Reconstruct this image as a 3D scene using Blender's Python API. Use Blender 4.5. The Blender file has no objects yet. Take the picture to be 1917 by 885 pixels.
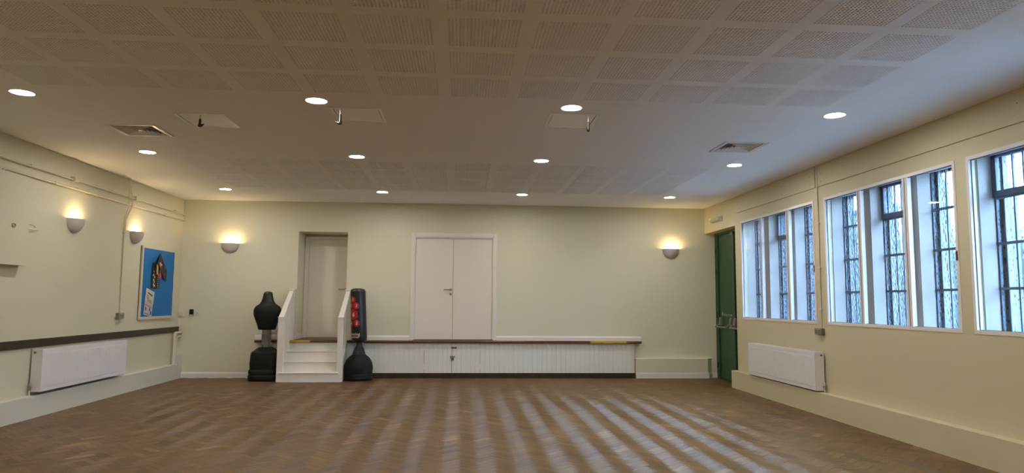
import bpy, bmesh, math, random
from mathutils import Vector, Matrix
from math import sin, cos, pi, radians as rad

random.seed(7)
S = bpy.context.scene
COL = S.collection

# ------------------------------------------------------------------ camera
cam_d = bpy.data.cameras.new('camera')
cam = bpy.data.objects.new('camera', cam_d)
COL.objects.link(cam)
F_PX, YAW, PITCH, ROLL = 1289.70, 0.072367, 0.094353, 0.0076491
cam_d.sensor_fit = 'HORIZONTAL'
cam_d.sensor_width = 36.0
cam_d.lens = 36.0 * F_PX / 1917.0
cam_d.clip_start = 0.05
cam_d.clip_end = 300
_fw = Vector((sin(YAW) * cos(PITCH), cos(YAW) * cos(PITCH), sin(PITCH)))
_r0 = Vector((cos(YAW), -sin(YAW), 0))
_u0 = _r0.cross(_fw)
_r = cos(ROLL) * _r0 + sin(ROLL) * _u0
_u = -sin(ROLL) * _r0 + cos(ROLL) * _u0
_m = Matrix((_r, _u, -_fw)).transposed().to_4x4()
_m.translation = Vector((0, 0, 1.416))
cam.matrix_world = _m
S.camera = cam

# ------------------------------------------------------------------ sky, light, exposure
SKY = (0.46, 0.69, 1.0)
SKY_STRENGTH = 46.0
LAMP_COL = (1.0, 0.92, 0.83)
LAMP_STRENGTH = 96.0
SCONCE_W = 3.6
w = bpy.data.worlds.new('overcast_sky')
S.world = w
w.use_nodes = True
w.node_tree.nodes['Background'].inputs[0].default_value = (*SKY, 1)
w.node_tree.nodes['Background'].inputs[1].default_value = SKY_STRENGTH
vs = S.view_settings
vs.view_transform = 'Standard'
vs.look = 'None'
vs.gamma = 1.0
vs.use_curve_mapping = False
vs.exposure = 0.9
cy = S.cycles
cy.use_denoising = True
cy.use_adaptive_sampling = False
cy.max_bounces = 10
cy.diffuse_bounces = 5
cy.glossy_bounces = 4
cy.transmission_bounces = 8
cy.transparent_max_bounces = 16
cy.sample_clamp_indirect = 6.0
cy.caustics_reflective = False

# room numbers (metres): floor at 0, camera over the origin looking along +Y
XL, XR, YB, ZC = -5.141, 4.708, 13.054, 3.252
YF = -3.6                                   # wall behind the camera


# ------------------------------------------------------------------ materials
def mat(name, col, rough=0.6, metal=0.0, spec=0.5, var=0.0, scale=3.0, bump=0.0, bscale=60.0,
        emit=None, estr=0.0, coat=0.0):
    m = bpy.data.materials.new(name)
    m.use_nodes = True
    nt = m.node_tree
    b = nt.nodes['Principled BSDF']
    b.inputs['Base Color'].default_value = (*col, 1)
    b.inputs['Roughness'].default_value = rough
    b.inputs['Metallic'].default_value = metal
    b.inputs['Specular IOR Level'].default_value = spec
    b.inputs['Coat Weight'].default_value = coat
    if var > 0 or bump > 0:
        g = nt.nodes.new('ShaderNodeNewGeometry')
    if var > 0:
        n = nt.nodes.new('ShaderNodeTexNoise')
        n.inputs['Scale'].default_value = scale
        n.inputs['Detail'].default_value = 4
        nt.links.new(g.outputs['Position'], n.inputs['Vector'])
        mx = nt.nodes.new('ShaderNodeMix')
        mx.data_type = 'RGBA'
        mx.inputs[6].default_value = (*[c * (1 - var) for c in col], 1)
        mx.inputs[7].default_value = (*[min(1, c * (1 + var)) for c in col], 1)
        nt.links.new(n.outputs['Fac'], mx.inputs[0])
        nt.links.new(mx.outputs[2], b.inputs['Base Color'])
    if bump > 0:
        n2 = nt.nodes.new('ShaderNodeTexNoise')
        n2.inputs['Scale'].default_value = bscale
        nt.links.new(g.outputs['Position'], n2.inputs['Vector'])
        bp = nt.nodes.new('ShaderNodeBump')
        bp.inputs['Strength'].default_value = bump
        bp.inputs['Distance'].default_value = 0.002
        nt.links.new(n2.outputs['Fac'], bp.inputs['Height'])
        nt.links.new(bp.outputs['Normal'], b.inputs['Normal'])
    if emit:
        b.inputs['Emission Color'].default_value = (*emit, 1)
        b.inputs['Emission Strength'].default_value = estr
    return m


M = {}
M['wall_left'] = mat('cream_wall_paint_daylit', (0.67, 0.65, 0.51), 0.55, spec=0.35, var=0.02, scale=2.0, bump=0.12, bscale=90)  # same cream paint as the right wall, with daylight tinted into the colour
M['wall'] = mat('cream_wall_paint_shaded', (0.64, 0.59, 0.41), 0.55, spec=0.35, var=0.02, scale=2.0, bump=0.12, bscale=90)  # same cream paint, its colour dimmed where less daylight falls
M['wall_back'] = mat('cream_wall_paint_lit', (0.76, 0.75, 0.60), 0.55, spec=0.35, var=0.02, scale=2.0, bump=0.12, bscale=90)  # lighter copy of the cream paint, the back wall's brightness put into the colour
M['plinth'] = mat('plinth_paint_daylit', (0.66, 0.66, 0.59), 0.55, spec=0.35, var=0.02, scale=2.0, bump=0.12, bscale=90)  # grey of the daylight on the left plinth is put into this colour
M['ceiling'] = mat('white_ceiling_paint', (0.88, 0.895, 0.93), 0.8, spec=0.2, var=0.015, scale=1.5)
M['dark'] = mat('dark_void', (0.03, 0.028, 0.025), 0.9, spec=0.1)
M['fleece'] = mat('black_acoustic_fleece', (0.03, 0.027, 0.024), 0.95, spec=0.05)
M['white'] = mat('white_gloss_paint', (0.84, 0.82, 0.78), 0.35, spec=0.5, var=0.02, scale=4)
M['door_white'] = mat('white_door_paint', (0.83, 0.79, 0.72), 0.5, spec=0.4, var=0.015, scale=2)
M['upvc'] = mat('white_window_frame', (0.84, 0.82, 0.82), 0.25, spec=0.5, var=0.01)
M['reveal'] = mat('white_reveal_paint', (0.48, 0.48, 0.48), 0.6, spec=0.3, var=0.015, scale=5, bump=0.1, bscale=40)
M['stone'] = mat('darkened_stone', (0.085, 0.085, 0.088), 0.95, spec=0.02, var=0.25, scale=9, bump=0.5, bscale=40)  # stone colour set dark to keep the skylit jambs from glaring
M['gasket'] = mat('dark_gasket', (0.06, 0.07, 0.09), 0.5)
M['iron'] = mat('iron_with_glare', (0.07, 0.11, 0.17), 0.5, spec=0.5, var=0.2, scale=20)  # blue veiling glare of the windows mixed into the bar colour
M['dado'] = mat('dark_stained_wood', (0.035, 0.022, 0.014), 0.4, spec=0.5, var=0.3, scale=14)
M['stage_wood'] = mat('varnished_brown_wood', (0.12, 0.052, 0.025), 0.32, spec=0.5, var=0.3, scale=10)
M['tape'] = mat('yellow_edge_tape', (0.55, 0.36, 0.04), 0.5, var=0.35, scale=25)
M['bead'] = mat('grey_white_board_paint', (0.80, 0.82, 0.79), 0.45, spec=0.4, var=0.03, scale=6)
M['rad'] = mat('white_radiator_enamel', (0.80, 0.80, 0.85), 0.35, spec=0.5, var=0.01)
M['rad_dark'] = mat('radiator_shadow_gap', (0.03, 0.03, 0.03), 0.6)
M['pipe'] = mat('cream_painted_pipe', (0.69, 0.65, 0.50), 0.4, spec=0.5, var=0.03)
M['chrome'] = mat('chrome', (0.6, 0.6, 0.6), 0.2, metal=1.0, var=0.05)
M['steel'] = mat('brushed_steel', (0.42, 0.40, 0.37), 0.35, metal=1.0, var=0.1, scale=30)
M['darksteel'] = mat('dull_dark_steel', (0.20, 0.18, 0.16), 0.4, metal=0.9, var=0.2, scale=30)
M['brown_metal'] = mat('brown_painted_metal', (0.12, 0.06, 0.03), 0.5, var=0.2, scale=30)
M['socket'] = mat('grey_metal_socket', (0.22, 0.20, 0.18), 0.4, metal=0.5, var=0.05)
M['plastic'] = mat('white_plastic', (0.72, 0.70, 0.66), 0.35, var=0.01)
M['black'] = mat('black_plastic', (0.012, 0.012, 0.013), 0.35, var=0.2, scale=15)
M['black_matte'] = mat('black_rubber', (0.006, 0.007, 0.0065), 0.55, spec=0.3, var=0.25, scale=9, bump=0.2, bscale=50)
M['black_shine'] = mat('black_vinyl', (0.006, 0.006, 0.008), 0.28, spec=0.6, var=0.2, scale=10, bump=0.15, bscale=25)
M['grey_plastic'] = mat('grey_plastic_tube', (0.17, 0.165, 0.155), 0.4, var=0.06)
M['red'] = mat('red_print', (0.42, 0.012, 0.025), 0.4, var=0.05)
M['print_white'] = mat('off_white_print', (0.68, 0.64, 0.55), 0.5, var=0.05, scale=20)
M['green'] = mat('green_door_paint', (0.018, 0.085, 0.03), 0.4, spec=0.5, var=0.12, scale=3)
M['green_dark'] = mat('dark_green_frame_paint', (0.012, 0.065, 0.026), 0.45, var=0.1)
M['bar_grey'] = mat('grey_painted_bar', (0.30, 0.27, 0.25), 0.4, metal=0.3, var=0.05)
M['plaster'] = mat('unglazed_plaster', (0.58, 0.53, 0.52), 0.7, spec=0.25, var=0.02)
M['blue'] = mat('blue_backing_paper', (0.012, 0.17, 0.48), 0.6, spec=0.3, var=0.06, scale=6, bump=0.25, bscale=9)
M['board_frame'] = mat('cream_board_frame', (0.66, 0.62, 0.50), 0.5, var=0.03)
M['board_edge'] = mat('brown_board_edge', (0.10, 0.07, 0.04), 0.6, var=0.2)
M['card_black'] = mat('black_card', (0.018, 0.014, 0.011), 0.6, var=0.2)
M['gold'] = mat('gold_thread', (0.55, 0.38, 0.17), 0.5, var=0.1)
M['pink'] = mat('pink_paper', (0.55, 0.03, 0.22), 0.6, var=0.1)
M['paper'] = mat('white_paper', (0.62, 0.58, 0.54), 0.7, var=0.02)
M['paper_pink'] = mat('pale_printed_paper', (0.55, 0.49, 0.52), 0.7, var=0.06, scale=20)
M['ink'] = mat('dark_ink', (0.05, 0.05, 0.07), 0.7)
M['ink_blue'] = mat('blue_ink', (0.03, 0.13, 0.33), 0.7)
M['green_paper'] = mat('dark_green_paper', (0.03, 0.12, 0.09), 0.7)
M['tar'] = mat('outdoor_paving', (0.72, 0.72, 0.72), 0.9, var=0.15, scale=1.5, bump=0.3, bscale=20)
M['leaf'] = mat('tree_leaves', (0.012, 0.016, 0.012), 0.9, spec=0.02, var=0.5, scale=3)
M['bark'] = mat('tree_bark', (0.07, 0.05, 0.035), 0.9, var=0.3, scale=9)
M['led'] = mat('green_led', (0.1, 0.8, 0.3), 0.4, emit=(0.1, 1.0, 0.35), estr=1.2)
M['lamp_face'] = mat('lit_lamp_diffuser', (0.9, 0.9, 0.9), 0.4, emit=LAMP_COL, estr=LAMP_STRENGTH)
M['bulb'] = mat('lit_bulb', (0.9, 0.9, 0.9), 0.4, emit=(1.0, 0.74, 0.38), estr=60)
M['clear_cover'] = mat('milky_cover', (0.52, 0.48, 0.42), 0.25, var=0.03)


def lamp_face():
    """Opal LED diffuser, brightest in the middle and falling off to its rim."""
    m = M['lamp_face']
    nt = m.node_tree
    b = nt.nodes['Principled BSDF']
    tc = nt.nodes.new('ShaderNodeTexCoord')
    sx = nt.nodes.new('ShaderNodeSeparateXYZ')
    cb = nt.nodes.new('ShaderNodeCombineXYZ')
    ln = nt.nodes.new('ShaderNodeVectorMath'); ln.operation = 'LENGTH'
    mr = nt.nodes.new('ShaderNodeMapRange'); mr.interpolation_type = 'SMOOTHSTEP'
    mr.inputs['From Min'].default_value = 0.055; mr.inputs['From Max'].default_value = 0.094
    mr.inputs['To Min'].default_value = LAMP_STRENGTH * 1.6; mr.inputs['To Max'].default_value = 1.2
    nt.links.new(tc.outputs['Object'], sx.inputs[0])
    nt.links.new(sx.outputs[0], cb.inputs[0]); nt.links.new(sx.outputs[1], cb.inputs[1])
    nt.links.new(cb.outputs[0], ln.inputs[0]); nt.links.new(ln.outputs['Value'], mr.inputs['Value'])
    nt.links.new(mr.outputs[0], b.inputs['Emission Strength'])


lamp_face()


def glass_clear():
    m = bpy.data.materials.new('clear_glazing')
    m.use_nodes = True
    nt = m.node_tree
    nt.nodes.remove(nt.nodes['Principled BSDF'])
    o = nt.nodes['Material Output']
    t = nt.nodes.new('ShaderNodeBsdfTransparent')
    t.inputs[0].default_value = (0.93, 0.95, 0.96, 1)
    gl = nt.nodes.new('ShaderNodeBsdfGlossy')
    gl.inputs['Roughness'].default_value = 0.02
    lw = nt.nodes.new('ShaderNodeLayerWeight')
    lw.inputs['Blend'].default_value = 0.5
    pw = nt.nodes.new('ShaderNodeMath'); pw.operation = 'POWER'; pw.inputs[1].default_value = 5.0
    ml = nt.nodes.new('ShaderNodeMath'); ml.operation = 'MULTIPLY_ADD'; ml.inputs[1].default_value = 0.8; ml.inputs[2].default_value = 0.025
    nt.links.new(lw.outputs['Facing'], pw.inputs[0])
    nt.links.new(pw.outputs[0], ml.inputs[0])
    mx = nt.nodes.new('ShaderNodeMixShader')
    nt.links.new(ml.outputs[0], mx.inputs[0])
    nt.links.new(t.outputs[0], mx.inputs[1])
    nt.links.new(gl.outputs[0], mx.inputs[2])
    nt.links.new(mx.outputs[0], o.inputs['Surface'])
    return m


def glass_obscure():
    """Hammered obscure glass: a bumpy refracting sheet, with part of the light going straight through."""
    m = bpy.data.materials.new('hammered_obscure_glass')
    m.use_nodes = True
    nt = m.node_tree
    nt.nodes.remove(nt.nodes['Principled BSDF'])
    o = nt.nodes['Material Output']
    g = nt.nodes.new('ShaderNodeNewGeometry')
    mp = nt.nodes.new('ShaderNodeMapping')
    mp.inputs['Scale'].default_value = (1, 1, 0.45)
    nt.links.new(g.outputs['Position'], mp.inputs['Vector'])
    v = nt.nodes.new('ShaderNodeTexVoronoi')
    v.feature = 'SMOOTH_F1'
    v.inputs['Scale'].default_value = 46
    nt.links.new(mp.outputs[0], v.inputs['Vector'])
    b = nt.nodes.new('ShaderNodeBump')
    b.inputs['Strength'].default_value = 0.45
    b.inputs['Distance'].default_value = 0.012
    nt.links.new(v.outputs['Distance'], b.inputs['Height'])
    r = nt.nodes.new('ShaderNodeBsdfRefraction')
    r.inputs['Color'].default_value = (0.92, 0.96, 0.97, 1)
    r.inputs['Roughness'].default_value = 0.38
    r.inputs['IOR'].default_value = 1.18
    nt.links.new(b.outputs[0], r.inputs['Normal'])
    t = nt.nodes.new('ShaderNodeBsdfTransparent')
    t.inputs[0].default_value = (0.92, 0.96, 0.97, 1)
    gl = nt.nodes.new('ShaderNodeBsdfGlossy')
    gl.inputs['Roughness'].default_value = 0.15
    nt.links.new(b.outputs[0], gl.inputs['Normal'])
    m1 = nt.nodes.new('ShaderNodeMixShader')
    m1.inputs[0].default_value = 0.2
    nt.links.new(r.outputs[0], m1.inputs[1])
    nt.links.new(t.outputs[0], m1.inputs[2])
    m2 = nt.nodes.new('ShaderNodeMixShader')
    m2.inputs[0].default_value = 0.05
    nt.links.new(m1.outputs[0], m2.inputs[1])
    nt.links.new(gl.outputs[0], m2.inputs[2])
    nt.links.new(m2.outputs[0], o.inputs['Surface'])
    return m


def wood_floor():
    """Varnished hardwood blocks: tone and grain direction come from each block's own attributes."""
    m = bpy.data.materials.new('parquet_wood')
    m.use_nodes = True
    nt = m.node_tree
    L = nt.links.new
    b = nt.nodes['Principled BSDF']
    tone = nt.nodes.new('ShaderNodeAttribute'); tone.attribute_name = 'tone'
    gr = nt.nodes.new('ShaderNodeAttribute'); gr.attribute_name = 'across'
    al = nt.nodes.new('ShaderNodeAttribute'); al.attribute_name = 'along'
    g = nt.nodes.new('ShaderNodeNewGeometry')
    # coordinates along / across the grain
    d1 = nt.nodes.new('ShaderNodeVectorMath'); d1.operation = 'DOT_PRODUCT'
    d2 = nt.nodes.new('ShaderNodeVectorMath'); d2.operation = 'DOT_PRODUCT'
    L(g.outputs['Position'], d1.inputs[0]); L(al.outputs['Vector'], d1.inputs[1])
    L(g.outputs['Position'], d2.inputs[0]); L(gr.outputs['Vector'], d2.inputs[1])
    s1 = nt.nodes.new('ShaderNodeMath'); s1.operation = 'MULTIPLY'; s1.inputs[1].default_value = 7.0
    s2 = nt.nodes.new('ShaderNodeMath'); s2.operation = 'MULTIPLY'; s2.inputs[1].default_value = 130.0
    s3 = nt.nodes.new('ShaderNodeMath'); s3.operation = 'MULTIPLY'; s3.inputs[1].default_value = 37.0
    L(d1.outputs['Value'], s1.inputs[0]); L(d2.outputs['Value'], s2.inputs[0]); L(tone.outputs['Fac'], s3.inputs[0])
    cx = nt.nodes.new('ShaderNodeCombineXYZ')
    L(s1.outputs[0], cx.inputs[0]); L(s2.outputs[0], cx.inputs[1]); L(s3.outputs[0], cx.inputs[2])
    n = nt.nodes.new('ShaderNodeTexNoise'); n.inputs['Scale'].default_value = 1.0; n.inputs['Detail'].default_value = 3
    L(cx.outputs[0], n.inputs['Vector'])
    cr = nt.nodes.new('ShaderNodeValToRGB')
    e = cr.color_ramp.elements
    e[0].position = 0.0; e[0].color = (0.078, 0.036, 0.010, 1)
    e[1].position = 1.0; e[1].color = (0.29, 0.155, 0.048, 1)
    k = cr.color_ramp.elements.new(0.45); k.color = (0.140, 0.071, 0.018, 1)
    k = cr.color_ramp.elements.new(0.75); k.color = (0.180, 0.092, 0.024, 1)
    L(tone.outputs['Fac'], cr.inputs[0])
    mx = nt.nodes.new('ShaderNodeMix'); mx.data_type = 'RGBA'; mx.blend_type = 'MULTIPLY'
    mx.inputs[0].default_value = 0.55
    cr2 = nt.nodes.new('ShaderNodeValToRGB')
    cr2.color_ramp.elements[0].position = 0.3; cr2.color_ramp.elements[0].color = (0.45, 0.42, 0.38, 1)
    cr2.color_ramp.elements[1].position = 0.65; cr2.color_ramp.elements[1].color = (1.15, 1.12, 1.1, 1)
    L(n.outputs['Fac'], cr2.inputs[0])
    L(cr.outputs[0], mx.inputs[6]); L(cr2.outputs[0], mx.inputs[7])
    L(mx.outputs[2], b.inputs['Base Color'])
    b.inputs['Roughness'].default_value = 0.54
    b.inputs['Specular IOR Level'].default_value = 0.52
    b.inputs['Anisotropic'].default_value = 0.95
    b.inputs['Coat Weight'].default_value = 0.22
    b.inputs['Coat Roughness'].default_value = 0.32
    L(gr.outputs['Vector'], b.inputs['Tangent'])
    # slow unevenness of the varnish
    n3 = nt.nodes.new('ShaderNodeTexNoise'); n3.inputs['Scale'].default_value = 9
    L(g.outputs['Position'], n3.inputs['Vector'])
    bp = nt.nodes.new('ShaderNodeBump'); bp.inputs['Strength'].default_value = 0.06; bp.inputs['Distance'].default_value = 0.002
    L(n3.outputs['Fac'], bp.inputs['Height']); L(bp.outputs[0], b.inputs['Normal'])
    return m


def glass_through():
    m = bpy.data.materials.new('glass_back_face')
    m.use_nodes = True
    nt = m.node_tree
    nt.nodes.remove(nt.nodes['Principled BSDF'])
    t = nt.nodes.new('ShaderNodeBsdfTransparent')
    nt.links.new(t.outputs[0], nt.nodes['Material Output'].inputs['Surface'])
    return m


M['glass_back'] = glass_through()
M['glass'] = glass_clear()
M['obscure'] = glass_obscure()
M['parquet'] = wood_floor()


# ------------------------------------------------------------------ mesh helpers
class MB:
    def __init__(s):
        s.v = []; s.f = []; s.mi = []; s.mats = []

    def _m(s, m):
        if m is None:
            return 0
        if m not in s.mats:
            s.mats.append(m)
        return s.mats.index(m)

    def add(s, vs, fs, m=None):
        o = len(s.v)
        k = s._m(m)
        s.v += [tuple(p) for p in vs]
        s.f += [tuple(i + o for i in f) for f in fs]
        s.mi += [k] * len(fs)
        return s

    def box(s, x0, x1, y0, y1, z0, z1, m=None):
        x0, x1 = min(x0, x1), max(x0, x1); y0, y1 = min(y0, y1), max(y0, y1); z0, z1 = min(z0, z1), max(z0, z1)
        vs = [(x0, y0, z0), (x1, y0, z0), (x1, y1, z0), (x0, y1, z0), (x0, y0, z1), (x1, y0, z1), (x1, y1, z1), (x0, y1, z1)]
        return s.add(vs, [(0, 3, 2, 1), (4, 5, 6, 7), (0, 1, 5, 4), (1, 2, 6, 5), (2, 3, 7, 6), (3, 0, 4, 7)], m)

    def prism(s, poly, axis, a, b, m=None):
        """Extrude a 2D polygon along an axis. poly in the other two axes, in XYZ order."""
        def P(u, v, t):
            return {'X': (t, u, v), 'Y': (u, t, v), 'Z': (u, v, t)}[axis]
        n = len(poly)
        vs = [P(u, v, a) for u, v in poly] + [P(u, v, b) for u, v in poly]
        fs = [tuple(range(n))[::-1], tuple(range(n, 2 * n))] + [(i, (i + 1) % n, n + (i + 1) % n, n + i) for i in range(n)]
        return s.add(vs, fs, m)

    def loft(s, rings, cap=True, m=None):
        n = len(rings[0]); o = []
        fs = []
        for r in rings:
            o += list(r)
        for k in range(len(rings) - 1):
            for i in range(n):
                j = (i + 1) % n
                fs.append((k * n + i, k * n + j, (k + 1) * n + j, (k + 1) * n + i))
        if cap:
            fs.append(tuple(range(n))[::-1])
            fs.append(tuple(range((len(rings) - 1) * n, len(rings) * n)))
        return s.add(o, fs, m)

    def lathe(s, prof, cx, cy, n=32, cap=True, m=None):
        return s.loft([[(cx + r * cos(2 * pi * i / n), cy + r * sin(2 * pi * i / n), z) for i in range(n)] for r, z in prof], cap, m)

    def tube(s, pts, r, n=10, m=None):
        pts = [Vector(p) for p in pts]
        rings = []
        prev = None
        for i, p in enumerate(pts):
            d = (pts[min(i + 1, len(pts) - 1)] - pts[max(i - 1, 0)]).normalized()
            if prev is None:
                a = d.orthogonal().normalized()
            else:
                a = (prev - d * prev.dot(d)).normalized()
            prev = a
            b = d.cross(a)
            rr = r[i] if isinstance(r, (list, tuple)) else r
            rings.append([p + a * rr * cos(2 * pi * k / n) + b * rr * sin(2 * pi * k / n) for k in range(n)])
        return s.loft(rings, True, m)

    def disc(s, c, axis, r, t, n=24, m=None):
        d = {'X': Vector((1, 0, 0)), 'Y': Vector((0, 1, 0)), 'Z': Vector((0, 0, 1))}[axis]
        c = Vector(c)
        return s.tube([c, c + d * t], r, n, m)

    def obj(s, name, material, parent=None, smooth=False, bevel=0.0, link=True):
        off = Vector(WORLD.get(parent, (0, 0, 0))) if parent else Vector((0, 0, 0))
        me = bpy.data.meshes.new(name)
        me.from_pydata([tuple(Vector(p) - off) for p in s.v], [], s.f)
        ms = s.mats if s.mats else [material]
        for q in ms:
            me.materials.append(q if q is not None else material)
        if s.mats:
            me.polygons.foreach_set('material_index', s.mi)
        bm = bmesh.new(); bm.from_mesh(me)
        bmesh.ops.recalc_face_normals(bm, faces=bm.faces)
        bm.to_mesh(me); bm.free()
        if smooth:
            me.polygons.foreach_set('use_smooth', [True] * len(me.polygons))
            me.set_sharp_from_angle(angle=rad(40))
        me.update()
        o = bpy.data.objects.new(name, me)
        if parent:
            o.parent = parent
        WORLD[o] = tuple(off)
        COL.objects.link(o)
        if bevel > 0:
            b = o.modifiers.new('edge', 'BEVEL')
            b.width = bevel; b.segments = 2; b.limit_method = 'ANGLE'; b.angle_limit = rad(40)
        return o


WORLD = {}


def box(name, material, x0, x1, y0, y1, z0, z1, parent=None, bevel=0.0):
    return MB().box(x0, x1, y0, y1, z0, z1).obj(name, material, parent, bevel=bevel)


def thing(name, label, cat, loc, group=None):
    o = bpy.data.objects.new(name, None)
    o.empty_display_size = 0.1
    o.location = loc
    COL.objects.link(o)
    WORLD[o] = tuple(loc)
    return tag(o, label, cat, group)


def tag(o, label, cat, group=None):
    o['label'] = label; o['category'] = cat
    if group:
        o['group'] = group
    return o


def struct(o, label=None):
    o['kind'] = 'structure'
    if label:
        o['label'] = label
    return o


def copy_tree(root, loc, label=None):
    KIDS = {}
    for o in COL.objects:
        KIDS.setdefault(o.parent, []).append(o)
    r = root.copy(); r.location = loc; COL.objects.link(r)
    WORLD[r] = tuple(loc)
    if label:
        r['label'] = label

    def rec(src, dst):
        for c in KIDS.get(src, []):
            d = c.copy(); d.parent = dst; COL.objects.link(d); rec(c, d)
    rec(root, r)
    return r


def plate(mb, axis, a0, a1, b0, b1, t0, t1, holes, m=None, perimeter=True):
    """A slab of thickness t0..t1 along an axis with rectangular holes (a0,a1,b0,b1)."""
    A = sorted({a0, a1, *[h[0] for h in holes], *[h[1] for h in holes]}); A = [x for x in A if a0 <= x <= a1]
    B = sorted({b0, b1, *[h[2] for h in holes], *[h[3] for h in holes]}); B = [x for x in B if b0 <= x <= b1]

    def P(u, v, t):
        return {'X': (t, u, v), 'Y': (u, t, v), 'Z': (u, v, t)}[axis]

    def hole(i, j):
        if i < 0 or j < 0 or i >= len(A) - 1 or j >= len(B) - 1:
            return perimeter
        u = (A[i] + A[i + 1]) / 2; v = (B[j] + B[j + 1]) / 2
        return any(h[0] < u < h[1] and h[2] < v < h[3] for h in holes)
    for i in range(len(A) - 1):
        for j in range(len(B) - 1):
            if hole(i, j):
                continue
            u0, u1, v0, v1 = A[i], A[i + 1], B[j], B[j + 1]
            for t in (t0, t1):
                mb.add([P(u0, v0, t), P(u1, v0, t), P(u1, v1, t), P(u0, v1, t)], [(0, 1, 2, 3)], m)
            for (di, dj, q) in ((-1, 0, ((u0, v0), (u0, v1))), (1, 0, ((u1, v0), (u1, v1))), (0, -1, ((u0, v0), (u1, v0))), (0, 1, ((u0, v1), (u1, v1)))):
                if hole(i + di, j + dj):
                    (p, q2) = q
                    mb.add([P(*p, t0), P(*q2, t0), P(*q2, t1), P(*p, t1)], [(0, 1, 2, 3)], m)
    return mb


def weld(o):
    bm = bmesh.new(); bm.from_mesh(o.data)
    bmesh.ops.remove_doubles(bm, verts=bm.verts, dist=1e-5)
    bmesh.ops.recalc_face_normals(bm, faces=bm.faces)
    bm.to_mesh(o.data); bm.free()
    return o


# ================================================================== FLOOR
floor = struct(box('floor', M['dado'], XL - 0.3, XR + 0.3, YF, YB + 0.3, -0.12, -0.006))
BL, BW = 0.234, 0.078                                  # a parquet block
C45 = math.sqrt(0.5)


def block_geo(kind, cx, cy, tone_h=0.0):
    """Eight corners of one block: kind 0 grain along (1,1), kind 1 along (1,-1)."""
    al = Vector((C45, C45, 0)) if kind == 0 else Vector((C45, -C45, 0))
    ac = Vector((-C45, C45, 0)) if kind == 0 else Vector((C45, C45, 0))
    c = Vector((cx, cy, 0))
    out = []
    for (ins, z) in ((0.0003, -0.006), (0.0003, -0.0012 + tone_h), (0.0012, tone_h)):
        for sa, sb in ((-1, -1), (1, -1), (1, 1), (-1, 1)):
            out.append(c + al * sa * (BL / 2 - ins) + ac * sb * (BW / 2 - ins) + Vector((0, 0, z)))
    fs = [(8, 9, 10, 11)]
    for k in (0, 4):
        for i in range(4):
            fs.append((k + i, k + (i + 1) % 4, k + 4 + (i + 1) % 4, k + 4 + i))
    return out, fs, al, ac


def block_attrs(me, tones, als, acs):
    a = me.attributes.new('tone', 'FLOAT', 'FACE'); a.data.foreach_set('value', tones)
    a = me.attributes.new('along', 'FLOAT_VECTOR', 'FACE'); a.data.foreach_set('vector', [c for v in als for c in v])
    a = me.attributes.new('across', 'FLOAT_VECTOR', 'FACE'); a.data.foreach_set('vector', [c for v in acs for c in v])


def herringbone():
    """Block centres of a 45 degree herringbone whose columns run along Y."""
    out = []
    col = BL * C45                                     # width of a column
    step = BW / C45                                    # tooth pitch along Y
    n0, n1 = int((XL - 0.2) / col) - 1, int((XR + 0.4) / col) + 1
    dcol = (BL - BW) * C45
    for c in range(n0, n1 + 1):
        kind = c % 2
        x = c * col - 0.088
        # neighbouring columns interlock: a column's centre line shifts by half a tooth
        yo = (BW * C45 if kind else 0.0)
        k0, k1 = int(2.2 / step), int((YB + 0.1) / step) + 1
        for k in range(k0, k1):
            out.append((kind, x, k * step + yo))
    return out


blocks = [b for b in herringbone() if XL + 0.02 < b[1] < XR + 0.24 and b[2] < YB - 0.02]
near = [b for b in blocks if b[2] > 5.72 and abs(b[1] - 0.072 * b[2]) < b[2] * 0.76 and -5.0 < b[1] < 4.58]
near.sort(key=lambda b: b[2])
near = near[:300]
near_set = set(near)
rest = [b for b in blocks if b not in near_set]


def tone():
    t = random.gauss(0.46, 0.17)
    if random.random() < 0.03:
        t += 0.35
    return min(1, max(0, t))


variants = {0: [], 1: []}
for kind in (0, 1):
    for i in range(16):
        vs_, fs_, al, ac = block_geo(kind, 0, 0, random.uniform(-0.0006, 0.0003))
        me = bpy.data.meshes.new('wood_block')
        me.from_pydata([tuple(p) for p in vs_], [], fs_)
        me.materials.append(M['parquet'])
        t = min(1, max(0, 0.05 + 0.055 * i + random.uniform(-0.03, 0.03)))
        if i < 15:
            t = 0.18 + 0.60 * i / 15
        block_attrs(me, [t] * len(fs_), [al] * len(fs_), [ac] * len(fs_))
        variants[kind].append(me)
for kind, x, y in near:
    i = min(15, max(0, int(random.gauss(8.5 if kind == 0 else 5.5, 3.4))))  # one grain direction draws lighter tones, painting in part of its sheen
    o = bpy.data.objects.new('wood_block', variants[kind][i])
    o.location = (x, y, 0)
    o.parent = floor
    COL.objects.link(o)
V, Fc, T, A1, A2 = [], [], [], [], []
for kind, x, y in rest:
    vs_, fs_, al, ac = block_geo(kind, x, y, random.uniform(-0.0006, 0.0003))
    o0 = len(V); V += [tuple(p) for p in vs_]; Fc += [tuple(i + o0 for i in f) for f in fs_]
    t = min(1, max(0, tone() + (0.06 if kind == 0 else -0.06)))  # sheen of one grain direction added to the block colour
    T += [t] * len(fs_); A1 += [al] * len(fs_); A2 += [ac] * len(fs_)
me = bpy.data.meshes.new('wood_block_field')
me.from_pydata(V, [], Fc); me.materials.append(M['parquet']); block_attrs(me, T, A1, A2)
o = bpy.data.objects.new('wood_block_field', me); o.parent = floor; o['kind'] = 'stuff'; COL.objects.link(o)
# plain boards under and behind the camera
mb = MB().box(XL - 0.2, XR + 0.3, YF, 2.25, -0.02, -0.0005)
o = mb.obj('floor_edge', M['parquet'], floor)
nf = len(o.data.polygons)
block_attrs(o.data, [0.45] * nf, [Vector((C45, C45, 0))] * nf, [Vector((-C45, C45, 0))] * nf)

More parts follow.
